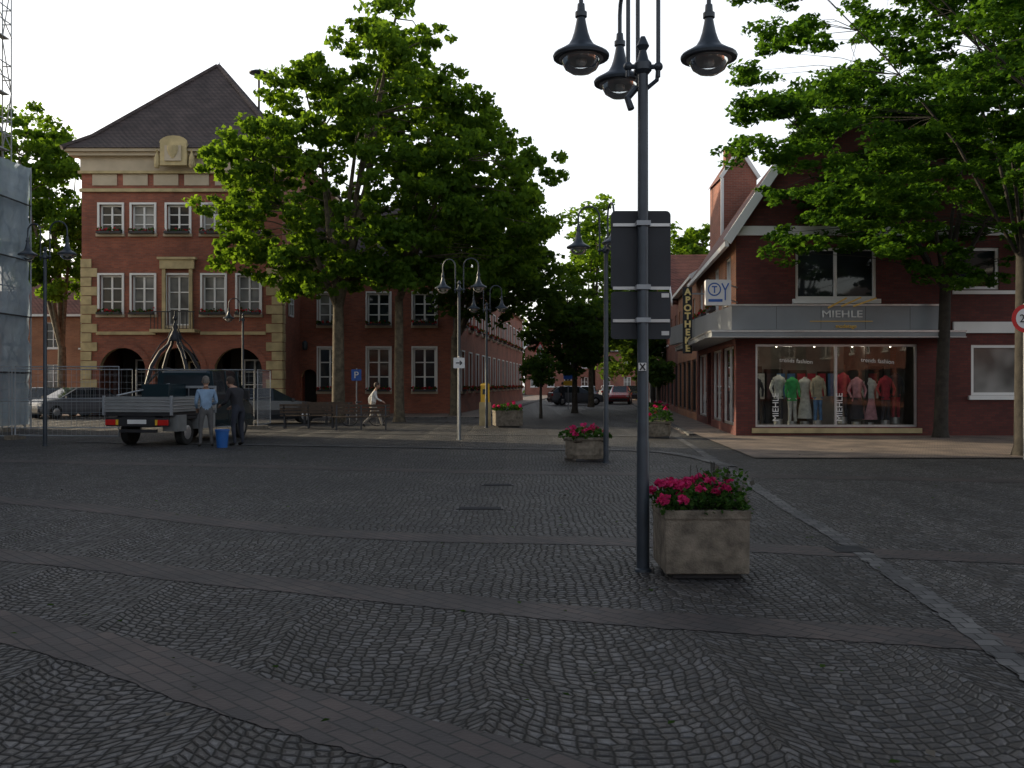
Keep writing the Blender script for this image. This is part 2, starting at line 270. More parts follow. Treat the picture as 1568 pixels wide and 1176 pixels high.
# ------------------------------------------------------------------ ground
g=MB(); g.face('cob',[(-400,-200,0),(400,-200,0),(400,600,0),(-400,600,0)]); g.obj('cobbled_square_ground')
def ribbon(name,pts,w,mat,z):
    P=[]
    for i in range(len(pts)-1):
        p0=Vector(pts[max(i-1,0)]);p1=Vector(pts[i]);p2=Vector(pts[i+1]);p3=Vector(pts[min(i+2,len(pts)-1)])
        for k in range(24):
            t=k/24; P.append(.5*((2*p1)+(-p0+p2)*t+(2*p0-5*p1+4*p2-p3)*t*t+(-p0+3*p1-3*p2+p3)*t**3))
    P.append(Vector(pts[-1])); mb=MB(); vs=[];fs=[]
    for i,p in enumerate(P):
        d=(P[min(i+1,len(P)-1)]-P[max(i-1,0)]).normalized(); n=Vector((-d.y,d.x)); a=p+n*(w/2+R.uniform(-.018,.018));b=p-n*(w/2+R.uniform(-.018,.018)); vs+=[(a.x,a.y,z),(b.x,b.y,z)]
    for i in range(len(P)-1): fs.append((2*i,2*i+1,2*i+3,2*i+2))
    mb.raw(mat,vs,fs); return mb.obj(name)
def gp(u,v): d=2320./(v-588); return ((u-784)/FP*d,d)
ribbon('brick_paving_band',[(-9,9.2)]+[gp(0,958),gp(400,1072),gp(800,1180)]+[(1.5,2.8)],.5,'band',.004)
ribbon('brick_paving_band',[(-12,11.5)]+[gp(0,850),gp(300,882),gp(600,912),gp(850,937),gp(1200,962),gp(1560,985)]+[(7,4.9)],.45,'band',.004)
ribbon('brick_paving_band',[(-16,17),gp(0,765),gp(500,815),gp(950,830),gp(1400,850),(9,7.6)],.5,'band',.004)
ribbon('brick_paving_band',[(-16,21),gp(300,712),gp(700,722),gp(1100,728),(14,14.5)],.6,'band',.004)
ribbon('paved_gutter',[(5.0,29),gp(1120,722),gp(1200,775),gp(1290,828),gp(1440,930),gp(1600,1050),(2.6,3.2)],.18,'lightst',.009)
ribbon('paved_gutter',[(-14,33),(-4,30.3),gp(960,668),gp(1200,668),(20,27.6)],.4,'lightst',.013)
ribbon('paved_gutter',[(-12,26),gp(760,688),gp(1000,692),gp(1120,715)],.3,'lightst',.017)
mb=MB(); mb.face('pav',[(5.2,20.3,.022),(40,20.3,.022),(40,30,.022),(5.8,30,.022)]); mb.face('pav',[(5.4,30,.022),(8,30,.022),(18,136,.022),(15.0,136,.022)]); mb.face('pav',[(-24,44.5,.022),(-1.5,44.5,.022),(-1.5,52,.022),(-24,52,.022)]); mb.face('pav',[(-4,52,.022),(-1.5,52,.022),(6.5,136,.022),(3.5,136,.022)]); mb.obj('pavement')  # pale shop-side pavers cover the sun strip and stand in for its light
mb=MB(); mb.box('lightst',-24,-1.35,44.35,44.5,0,.05); mb.beam('lightst',(-1.42,44.5,.02),(6.6,136,.02),.15,.1); mb.beam('lightst',(5.5,29,.02),(14.9,136,.02),.15,.1); mb.obj('kerb')
mb=MB()
def cover(u,v,w,h):
    x,y=gp(u,v); mb.box('dark',x-w/2,x+w/2,y-h/2,y+h/2,.0,.012)
    for k in range(5): mb.box('signback',x-w/2+.03,x+w/2-.03,y-h/2+h*(k+.5)/5-.008,y-h/2+h*(k+.5)/5+.008,.012,.015)
cover(735,779,.6,.2); cover(762,743,.5,.2); cover(1300,842,.35,.35); mb.obj('drain_cover')
PL_=[]
for _ in range(420):
    d=R.uniform(3,32); PL_.append((R.uniform(-.55,.6)*d,d,.026+R.uniform(0,.01)))
leafobj('fallen_leaves',None,PL_,.05,['greyl','leafd'],[R.randrange(2) for _ in PL_],up=6)
# ------------------------------------------------------------------ generic houses
def flowerbox(PL,F,a,b,z,w=.05):
    n=int((b-a)*70)
    for _ in range(n):
        p=F(R.uniform(a,b),z+R.gauss(0,.05)+.06,w+R.uniform(.0,.22)); PL.append((p,R.random()<.38))
def flush_flowers(PL,parent,sub,size=.11,fl='pink'):
    if PL: leafobj('window_box_flowers',parent,[p for p,_ in PL],size,['leafp',fl],[1 if q else 0 for _,q in PL],sub=sub,up=.1,aspect=.9)
def simple_house(name,O,U,Nn,width,depth,eave,ridge,wm,rm,cols,floors,gable='side',fl0=1.2,fh=2.8,wh=1.4,ww=1.0,trim='white',shop=False,stone=None):
    F=frame(O,U,Nn); e=empty(name,O); w=MB(); ops=[];wins=[]
    for f in range(floors):
        for c in range(cols):
            cx=width*(c+.5)/cols; z=fl0+f*fh
            if shop and f==0: o=(cx-width/cols*.4,cx+width/cols*.4,.35,2.7)
            else: o=(cx-ww/2,cx+ww/2,z,z+wh)
            if o[3]<eave-.2: ops.append(o)
    w.wall(wm,F,0,width,0,eave,ops,.18)
    w.face(wm,[F(0,0,0),F(0,0,-depth),F(0,eave,-depth),F(0,eave,0)]); w.face(wm,[F(width,0,0),F(width,0,-depth),F(width,eave,-depth),F(width,eave,0)]); w.face(wm,[F(0,0,-depth),F(width,0,-depth),F(width,eave,-depth),F(0,eave,-depth)])
    o=.3
    r=MB()
    if gable=='front':
        h=width/2; sl=(ridge-eave)/h
        for ww_ in (0,-depth): w.face(wm,[F(0,eave,ww_),F(width,eave,ww_),F(h,ridge,ww_)])
        for a,b in ((-o,h),(width+o,h)):
            z0=eave-o*sl+.05; pts=[F(a,z0,o),F(b,ridge+.05,o),F(b,ridge+.05,-depth-o),F(a,z0,-depth-o)]; r.face(rm,pts); r.face(rm,[(p[0],p[1],p[2]+.12) for p in pts])
            w.beam(trim,(*F(a,z0+.02,o+.03),),(*F(b,ridge+.06,o+.03),),.06,.24)
        if ridge-eave>3: w.window(F,h-.4,h+.4,eave+.5,eave+1.7,2,2,back=-.06)
    else:
        h=depth/2; sl=(ridge-eave)/h
        for u_ in (0,width): w.face(wm,[F(u_,eave,0),F(u_,eave,-depth),F(u_,ridge,-h)])
        for a,b in ((o,-h),(-depth-o,-h)):
            z0=eave-o*sl+.05; pts=[F(-o*.5,z0,a),F(-o*.5,ridge+.05,b),F(width+o*.5,ridge+.05,b),F(width+o*.5,z0,a)]; r.face(rm,pts); r.face(rm,[(p[0],p[1],p[2]+.12) for p in pts])
            for u_ in (-o*.5-.03,width+o*.5+.03): w.beam(trim,F(u_,z0+.03,a),F(u_,ridge+.07,b),.06,.24)
        w.box(trim,-.1,width+.1,eave-.12,eave+.03,.0,.3,F)
    for q in ops: 
        if shop and q[2]<.5: w.window(F,*q[:4],2,1,.07,fr='dark',gm='g')
        else:
            w.window(F,*q[:4],2,3 if wh>1.5 else 2); w.box(stone or trim,q[0]-.08,q[1]+.08,q[2]-.1,q[2]-.003,.003,.08,F)
    r.box(wm,width*.3,width*.3+.7,ridge-1.2,ridge+.9,-depth/2-.3,-depth/2+.3,F); r.box('stone',width*.3-.05,width*.3+.75,ridge+.9,ridge+.98,-depth/2-.35,-depth/2+.35,F)
    w.obj('walls_windows',e,sub=O); r.obj('roof',e,sub=O); return e,F,w
# ------------------------------------------------------------------ town hall
def town_hall():
    O=(-21.36,47,0); e=empty('town_hall',O); W=9.95; F=frame(O,(1,0,0),(0,-1,0)); w=MB(); PL=[]
    cs=[1.46,3.06,4.8,6.56,8.3]; ops=[]
    for c in cs: ops.append((c-.56,c+.56,9.05,10.5))
    for c in cs:
        if c==4.8: ops.append((c-.55,c+.55,4.5,7.0))
        else: ops.append((c-.56,c+.56,5.05,7.0))
    arches=[(2.04-1.15,2.04+1.15,0,3.4,'arch'),(4.8-1.15,4.8+1.15,0,3.4,'arch'),(7.78-1.2,7.78+1.2,0,3.4,'arch')]
    w.wall('hallb',F,0,W,0,12.9,ops+arches,.3,'stone')
    for o in ops:
        w.window(F,*o[:4],2,3,.09,.2,gm=R.choice(['g','gc','gc']))
        a,b,c,d=o[:4]; t=.1
        w.box('white',a-t,a,c,d,.003,.07,F); w.box('white',b,b+t,c,d,.003,.07,F); w.box('white',a-t,b+t,d,d+t,.003,.07,F)
        w.box('cream',a-t-.05,b+t+.05,c-.14,c,.003,.14,F)
        if c!=4.5: w.box('dark',a-.05,b+.05,c-.02,c+.1,.16,.36,F); flowerbox(PL,F,a-.05,b+.05,c+.08,.15)
    w.box('stone',4.05,4.22,4.2,7.3,.07,.2,F); w.box('stone',5.38,5.55,4.2,7.3,.07,.2,F); w.box('stone',3.95,5.65,7.3,7.75,.07,.26,F); w.box('stone',3.85,5.75,7.75,7.87,.05,.34,F)
    w.box('stone',3.7,5.9,4.12,4.28,.05,.9,F)
    for k in range(13): w.box('dark',3.74+k*.175,3.77+k*.175,4.28,5.1,.85,.88,F)
    w.box('dark',3.7,5.9,5.1,5.15,.83,.89,F)
    for z in (4.14,): w.box('stone',.75,3.69,z-.1,z+.06,.004,.1,F); w.box('stone',5.91,W-.8,z-.1,z+.06,.004,.1,F)
    for i,(a,b,_,d,_) in enumerate(arches):
        cx=(a+b)/2;r=(b-a)/2
        for k in range(11):
            t0=math.pi*k/11;t1=math.pi*(k+1)/11; ro=r+.3+(.1 if k==5 else 0)
            pts=[(cx-q*math.cos(t),d-r+q*math.sin(t)) for q,t in ((r,t0),(ro,t0),(ro,t1),(r,t1))]
            w.face('hallb',[F(p[0],p[1],.05) for p in pts])
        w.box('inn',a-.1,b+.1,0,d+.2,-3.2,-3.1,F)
    w.box('hallb',.3,W-.3,3.6,3.8,-3.2,-.35,F)
    w.window(F,1.5,2.6,.9,2.9,2,3,.09,3.0); w.window(F,4.3,5.3,0.1,2.8,2,3,.09,3.0,fr='stone'); w.window(F,7.2,8.4,.9,2.9,2,3,.09,3.0)
    z=0.0;k=0
    while z<7.6:
        L=.78 if k%2 else .5
        w.box('stone',-.03,L,z+.015,z+.44,.004,.07,F); w.box('stone',W-L,W+.03,z+.015,z+.44,.004,.07,F)
        w.box('stone',W+.004,W+.07,z+.015,z+.44,-(L if k%2==0 else .4),.0,F)
        z+=.46;k+=1
    w.box('stone',-.06,W+.06,11.12,11.28,.004,.14,F)
    for k in range(6):
        a=.55+k*1.52; w.box('cream',a,a+1.22,11.45,12.0,.004,.05,F)
    w.box('cream',-.03,W+.03,12.15,12.85,.004,.09,F); w.box('stone',-.12,W+.12,12.02,12.15,.004,.18,F)
    w.box('cream',-.45,W+.45,12.85,13.02,-.2,.42,F); w.box('cream',-.6,W+.6,13.02,13.17,-.2,.6,F)
    w.box('cream',W+.1,W+.6,13.02,13.17,-12.6,-.2,F); w.box('cream',-.6,-.1,13.02,13.17,-12.6,-.2,F)
    w.box('stone',4.15,5.45,12.3,13.4,.43,.72,F); w.box('cream',4.4,5.2,12.5,13.25,.72,.8,F)
    for k in range(8):
        t0=math.pi*k/8;t1=math.pi*(k+1)/8; w.face('stone',[F(4.8,13.4,.7),F(4.8-.7*math.cos(t0),13.4+.36*math.sin(t0),.7),F(4.8-.7*math.cos(t1),13.4+.36*math.sin(t1),.7)])
    w.lathe('stone',F(4.8,12.62,.82),[(.05,0),(.2,.2),(.27,.4),(.27,.62)],8,1,.3)
    for sx_ in (3.95,5.65): w.lathe('stone',F(sx_,12.2,.55),[(.1,0),(.16,.15),(.14,.5),(.05,.75),(.09,.85),(.02,.95)],8)
    for u in (0,W): w.face('hallb',[F(u,0,0),F(u,0,-12),F(u,12.9,-12),F(u,12.9,0)])
    w.face('hallb',[F(0,0,-12),F(W,0,-12),F(W,12.9,-12),F(0,12.9,-12)])
    FR=frame((-21.36+W,47,0),(0,1,0),(1,0,0))
    for c in (1.7,):
        for z0,z1 in ((5.05,7),(9.05,10.5)): w.window(FR,c-.5,c+.5,z0,z1,2,3,.09,-.02)
    w.obj('main_block',e,sub=O)
    r=MB(); cx,cy=-16.39,53
    rings=[(5.65,6.7,13.17),(4.6,5.6,14.0),(.05,.25,19.3)]
    P=[[(cx-a,cy-b,z),(cx+a,cy-b,z),(cx+a,cy+b,z),(cx-a,cy+b,z)] for a,b,z in rings]
    for i in range(2):
        for k in range(4): r.face('roofd',[P[i][k],P[i][(k+1)%4],P[i+1][(k+1)%4],P[i+1][k]])
    for k in range(4):
        r.tube('roofd',[P[0][k],P[1][k],P[2][k]],.14,6)
    r.tube('dark',[(-14.7,55,14),(-14.7,55,19.55)],.07,6); 
    r.lathe('lamp',(-14.7,55,19.4),[(.05,0),(.16,.06),(.18,.12),(.55,.22),(.57,.27),(.35,.37),(.05,.42)],14)
    r.tube('dark',[(cx,cy,19.2),(cx,cy,19.6)],.03,5)
    r.obj('roof',e,sub=O)
    w=MB(); O2=(-11.41,51,0); F2=frame(O2,(1,0,0),(0,-1,0)); W2=8.46
    ops=[]
    for x in (-9.81,-7.18,-4.71):
        u=x+11.41; ops+= [(u-.62,u+.62,1.2,3.55),(u-.62,u+.62,4.75,6.5)]
    w.wall('hallb',F2,0,W2,0,7.9,ops+[(.08,.9,0,2.4,'arch')],.25,'stone')
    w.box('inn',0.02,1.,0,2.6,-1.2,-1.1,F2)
    F3=frame((-2.95,51,0),(.094,.9956,0),(.9956,-.094,0)); ops3=[]
    for k in range(13):
        c=1.9+k*3.1; ops3+=[(c-.6,c+.6,1.2,3.4),(c-.6,c+.6,4.75,6.5)]
    w.wall('hallb',F3,0,42,0,7.9,ops3,.25)
    for FF,oo in ((F2,ops),(F3,ops3)):
        for o in oo:
            a,b,c,d=o; w.window(FF,a,b,c,d,2,3,.1,.16,gm=R.choice(['g','gc','g'])); w.box('cream',a-.1,b+.1,c-.13,c-.003,.003,.12,FF); w.box('white',a-.08,a-.003,c,d,.003,.05,FF); w.box('white',b+.003,b+.08,c,d,.003,.05,FF); w.box('white',a-.08,b+.08,d,d+.08,.003,.06,FF)
            w.box('dark',a,b,c,c+.1,.13,.33,FF); flowerbox(PL,FF,a-.05,b+.05,c+.1,.13)
        WW=W2 if FF is F2 else 42
        w.box('cream',0,WW,7.7,7.9,.004,.25,FF); w.box('hallb',0,WW,.0,.5,.004,.07,FF)
    w.face('roofd',[(-11.6,50.6,7.9),(-2.6,50.6,7.9),(-3.6,55.5,12),(-11.6,55.5,12)])
    a=Vector((-2.6,50.6,7.9)); b=a+Vector((.094,.9956,0))*42.5; w.face('roofd',[a,b,b+Vector((-5,0,4.1)),Vector((-3.6,55.5,12))]); 
    w.face('roofd',[(-11.6,55.5,12),(-3.6,55.5,12),b+Vector((-5,0,4.1)),b+Vector((-14,0,4.1))]); 
    w.tube('dark',[(-3.1,50.85,0),(-3.1,50.85,7.7)],.06,6)
    w.lathe('lamp',(-11.0,50.3,3.4),[(.05,.5),(.15,.4),(.15,.1),(.08,0)],8)
    w.obj('street_wing',e,sub=O)
    flush_flowers(PL,e,O,.13,'redf')
town_hall()
# ------------------------------------------------------------------ shop building right
def clothing_shop():
    O=(6.86,29,0); e=empty('clothing_shop',O); S=Vector((.094,.9956,0)); F=frame(O,(1,0,0),(0,-1,0)); W=9.3; w=MB(); PL=[]
    X=lambda u:(u-784)*.02-6.86
    ops=[(X(1157),X(1405),.28,2.82),(X(1218),X(1342),4.2,5.78),(X(1460),X(1530),4.5,5.78),(X(1487),X(1570),1.25,2.8)]
    w.wall('shopb',F,0,W,0,6.3,ops,.22); 
    ops_s=[(.5,3.2,.3,2.8),(3.6,6.2,.3,2.8),(6.6,7.8,.05,2.8),(8.2,11.2,.3,2.8),(1.2,2.5,4.2,5.7),(4.3,5.6,4.2,5.7),(7.4,8.7,4.2,5.7),(9.6,10.8,4.2,5.7)]
    FS=frame(O,S,(-.9956,.094,0)); w.wall('orb',FS,0,12,3.2,6.3,[o for o in ops_s if o[2]>3],.22); w.wall('shopb',FS,0,12,0,3.2,[o for o in ops_s if o[2]<3],.22)
    for o in ops_s[4:]: w.window(FS,*o,2,1,.07,.12); w.box('white',o[0]-.1,o[1]+.1,o[2]-.1,o[2]-.003,.004,.1,FS); w.box('dark',o[0],o[1],o[2],o[2]+.12,.1,.3,FS); flowerbox(PL,FS,o[0],o[1],o[2]+.1,.1)
    h=W/2; o=.35; sl=1.45; kx=2.1; kz=6.3+kx*sl; ap=kz+(h-kx)*.35
    w.face('shopb',[F(0,6.3,0),F(W,6.3,0),F(W-kx,kz,0),F(h,ap,0),F(kx,kz,0)])
    w.box('white',0.02,W-.02,6.14,6.42,.004,.12,F)
    w.window(F,*ops[1],2,1,.09,.12,gm='g'); w.window(F,*ops[2],1,1,.09,.12,gm='g'); w.window(F,*ops[3],1,1,.09,.1,gm='gc')
    w.box('white',ops[1][0]-.1,ops[1][1]+.1,4.06,4.197,.004,.12,F); w.box('white',ops[3][0]-.1,ops[3][1]+.1,1.12,1.247,.004,.1,F)
    w.box('white',X(1458),W,3.16,3.5,.004,.1,F); w.box('white',X(1458),W,4.35,4.46,.004,.06,F)
    w.box('grey',-.2,X(1440),3.24,3.97,.05,.30,F); w.box('grey',-.2,0,3.24,3.97,-11,.05,F)
    w.box('alu',-.24,X(1440)+.02,3.97,4.02,.02,.34,F)
    for k in range(1,5): w.box('dark',-.2+k*1.35,-.19+k*1.35,3.26,3.95,.3,.303,F)
    w.box('grey',-.95,X(1455),3.0,3.14,.004,1.0,F); w.box('alu',-.98,X(1455)+.02,3.14,3.19,.004,1.03,F); w.box('alu',-.98,X(1455)+.02,2.98,3.0,.9,1.03,F)
    w.box('grey',.05,11.5,3.0,3.14,.02,.95,FS); w.box('alu',0.05,11.5,3.14,3.18,.02,.98,FS)
    for FF,q,n in ((F,ops[0],2),(FS,ops_s[0],2),(FS,ops_s[1],2),(FS,ops_s[3],2)):
        a,b,c,d=q; t=.07
        w.face('gshop',[FF(a,c,-.1),FF(b,c,-.1),FF(b,d,-.1),FF(a,d,-.1)])
        w.box('alu',a,a+t,c,d,-.14,-.06,FF);w.box('alu',b-t,b,c,d,-.14,-.06,FF);w.box('alu',a+t,b-t,c,c+t,-.14,-.06,FF);w.box('alu',a+t,b-t,d-t,d,-.14,-.06,FF)
        for k in range(1,n): x=a+(b-a)*k/n; w.box('alu',x-.04,x+.04,c+t,d-t,-.14,-.063,FF)
    w.box('stone',ops[0][0]-.12,ops[0][1]+.12,.1,.25,.004,.06,F)
    w.face('inner',[F(.3,.25,-3.2),F(6,.25,-3.2),F(6,3.0,-3.2),F(.3,3.0,-3.2)]); w.face('floorm',[F(.22,.27,-.2),F(6.2,.27,-.2),F(6.2,.27,-3.2),F(.6,.27,-3.2)])
    w.face('inner',[F(.25,2.98,-.02),F(6.2,2.98,-.02),F(6.2,2.98,-3.2),F(.6,2.98,-3.2)]); w.face('inner',[F(6.2,.25,-.2),F(6.2,3,-.2),F(6.2,3,-3.2),F(6.2,.25,-3.2)])
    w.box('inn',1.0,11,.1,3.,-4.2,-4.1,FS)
    for a,c_ in ((1.,'wood'),(1.7,'inn'),(2.5,'wood'),(3.5,'inn'),(4.4,'wood'),(5.1,'inn')): w.box(c_,a,a+.55,.27,R.uniform(1.8,2.5),-3.15,-2.85,F)
    w.box('inner',3.2,4.0,.27,1.2,-2.4,-1.9,F)
    r=MB(); dep=12
    for a,kk,sg in ((-o,kx,1),(W+o,W-kx,-1)):
        z0=6.3-o*sl+.08; prof=[(a,z0),(kk-.1*sg,kz+.0),(h,ap+.1)]
        for (a0,za),(a1,zb) in zip(prof,prof[1:]):
            p=[Vector(F(a0,za,.3)),Vector(F(a1,zb,.3))]; q=[v+S*(dep+.6) for v in p]; pts=[p[0],p[1],q[1],q[0]]; r.face('roofr',pts); r.face('roofr',[v+Vector((0,0,.14)) for v in pts])
            r.beam('white',F(a0,za+.04,.34),F(a1,zb+.04,.34),.07,.26)
        e0=Vector(F(a,z0-.02,.3)); r.beam('white',e0,e0+S*(dep+.6),.12,.16)
    r.obj('roof',e,sub=O); w.obj('walls_windows',e,sub=O); flush_flowers(PL,e,O,.12,'redf')
    sp=MB()
    for k in range(9):
        p=F(.9+k*.6,2.82,-.45-(k%2)*.5); sp.tube('alu',[p,(p[0],p[1],p[2]+.14)],.03,6); sp.ball('spot',(p[0],p[1],p[2]-.02),.035,8)
    for k in range(4): p=F(.6,2.75,-1-k*.6); sp.ball('spot',p,.03,8)
    sp.obj('spotlights',e,sub=O)
    for k in range(2):
        L=bpy.data.lights.new('shop_spot','POINT'); L.energy=13; L.color=(1,.88,.7); L.shadow_soft_size=.15; lo=bpy.data.objects.new('shop_ceiling_light',L); sc.collection.objects.link(lo); lo.parent=e; lo.location=(1.8+k*2.4,.7,2.75)
    mm=MB()
    def manne(u,wd,tm,bm_,s=.93,legs=True):
        c=Vector(F(u,.45+R.uniform(-.1,.12),wd)); a0=R.uniform(-.05,.05)
        mm.lathe(tm,(c.x,c.y,c.z+.75*s),[(.14,-.06),(.125,.12),(.115,.22),(.15,.42),(.175,.52),(.16,.6),(.06,.66),(.045,.7)],12,1.15,.7)
        if legs: 
            for sx in (-.07,.07): mm.tube(bm_,[(c.x+sx*1.3,c.y+a0,c.z),(c.x+sx,c.y,c.z+.4*s),(c.x+sx,c.y,c.z+.78*s)],[.05,.06,.085],8)
        else: mm.lathe(bm_,(c.x,c.y,c.z+.1*s),[(.24,0),(.2,.3),(.135,.66)],12,1,.8)
        for sx in (-1,1): mm.tube(tm,[(c.x+sx*.17,c.y,c.z+1.3*s),(c.x+sx*(.24+a0),c.y-.02,c.z+1.05*s),(c.x+sx*.2,c.y-.1,c.z+.82*s)],[.055,.045,.03],7)
        mm.tube('alu',[(c.x,c.y+.05,c.z-.2),(c.x,c.y+.05,c.z)],.14,10)
    manne(X(1205),-.9,'c1','c3'); manne(X(1222),-.6,'c0','c1'); manne(X(1245),-.8,'c1','c1',legs=False); manne(X(1262),-.6,'c6','c4'); manne(X(1176),-1.5,'c3','c3')
    manne(X(1303),-.7,'c2','c3'); manne(X(1322),-.55,'c5','c3',legs=False); manne(X(1345),-.7,'c1','c5',legs=False); manne(X(1368),-.6,'c2','c3'); manne(X(1390),-.9,'c3','c2')
    for k in range(14):
        u=X(1165)+k*.34; m_='c%d'%R.randrange(7); p=F(u,1.5,-2.6); mm.box(m_,p[0]-.13,p[0]+.13,p[1],p[1]+.05,p[2]-.4,p[2]+.45)
    mm.obj('mannequins',e,smooth=50,sub=O)
    rr=(math.radians(90),0,0)
    txt('MIEHLE',e,(X(1284),-.32,3.62),rr,.3,'lettr','fascia_lettering').scale=(1.28,1,1)
    sw=MB()
    for a,b in (((X(1262),3.9),(X(1290),4.2)),((X(1282),3.95),(X(1312),4.22)),((X(1300),3.95),(X(1335),4.2))): sw.beam('gold',F(a[0],a[1],.36),F(b[0],b[1],.36),.02,.05)
    sw.beam('gold',F(X(1235),3.5,.33),F(X(1330),3.5,.33),.02,.02); sw.obj('gold_swash',e,sub=O)
    txt('modetage',e,(X(1290),-.32,3.3),rr,.16,'gold','fascia_script')
    for u in (1189,1287): txt('MIEHLE',e,(X(u)+.08,.06,.45),(math.radians(90),math.radians(-90),0),.27,'lettr','window_lettering',.002,'LEFT')
    txt('trends fashion',e,(X(1220),.07,2.25),(math.radians(90),math.radians(4),0),.18,'lettr','window_script',.002); txt('trends fashion',e,(X(1345),.07,2.25),(math.radians(90),math.radians(4),0),.18,'lettr','window_script',.002)
clothing_shop()
S=Vector((.094,.9956,0)); NR_=( -.9956,.094,0); A=Vector((6.86,29,0))
def along(t): p=A+S*t; return (p.x,p.y,0)
simple_house('pharmacy_house',along(12.05),S,NR_,10,9,6.3,9.0,'orb','roofr',4,2,'side',shop=True)
simple_house('gabled_house',along(22.1),S,NR_,9,9,6.0,9.0,'redb','roofr',3,2,'front',shop=True)
simple_house('brick_house',along(31.2),S,NR_,11,9,6.0,9,'redb','roofd',4,2,'side',shop=True)
simple_house('plaster_house',along(42.4),S,NR_,10,9,6.5,10.,'plaster','roofr',4,2,'front',shop=True)
simple_house('brick_house',along(52.6),S,NR_,24,9,7.0,11,'redb','roofd',8,2,'side')
simple_house('brick_house',(2,140,0),(1,0,0),(0,-1,0),10,9,7,12,'redb','roofr',4,2,'front')
simple_house('brick_house',(12.3,138,0),(1,0,0),(0,-1,0),12,9,6.5,11,'redb','roofd',4,2,'side')
simple_house('brick_house',(-12,142,0),(1,0,0),(0,-1,0),13.5,9,6.5,11,'redb','roofd',4,2,'side')
e=empty('gabled_attic',(9.2,41.3,0)); mb=MB()
mb.box('redb',9.2,10.7,41.4,44,6.4,10.7); mb.face('redb',[(9.2,41.4,10.7),(10.7,41.4,10.7),(9.95,41.4,11.8)])
for a_,b_ in (((9.1,41.35,10.6),(9.95,41.35,11.9)),((10.8,41.35,10.6),(9.95,41.35,11.9))):
    mb.beam('white',a_,b_,.08,.16); mb.face('roofr',[a_,b_,(b_[0],44.2,b_[2]),(a_[0],44.2,a_[2])])
mb.box('white',9.12,9.24,41.3,41.42,6.4,10.6); mb.box('redb',9.7,10.2,43,43.5,11.2,12.3); mb.obj('walls_roof',e,sub=(9.2,41.3,0))
simple_house('brick_house',(16.3,29.3,0),(1,0,0),(0,-1,0),14,10,6.5,10,'shopb','roofr',5,2,'side')
simple_house('brick_house',(-34,63,0),(1,0,0),(0,-1,0),11.5,8,6.2,9.,'orb','roofr',5,2,'side',wh=1.7)
simple_house('brick_house',(-56,68,0),(1,0,0),(0,-1,0),20,8,5.5,8.5,'redb','roofr',6,2,'side')
simple_house('unseen_shade_house',(-23.0,36.8,0),(0,-1,0),(1,0,0),3.7,7,11.5,13.5,'plaster','roofd',2,3,'side')  # house added out of view so its shadow edges the sun strip
simple_house('brick_house',(-32,-30,0),(1,0,0),(0,1,0),22,10,6,9,'redb','roofr',7,2,'side',shop=True)
simple_house('plaster_house',(-9.5,-32,0),(1,0,0),(0,1,0),16,10,6.5,10,'plaster','roofd',5,2,'side',shop=True)
simple_house('brick_house',(7,-30,0),(1,0,0),(0,1,0),24,10,6,9,'shopb','roofr',7,2,'side',shop=True)
simple_house('brick_house',(27,-22,0),(0,1,0),(-1,0,0),30,10,8,12,'redb','roofd',9,3,'side',shop=True)
simple_house('brick_house',(-19.6,5,0),(0,-1,0),(1,0,0),27,12,11,14,'redb','roofd',8,3,'side',shop=True)
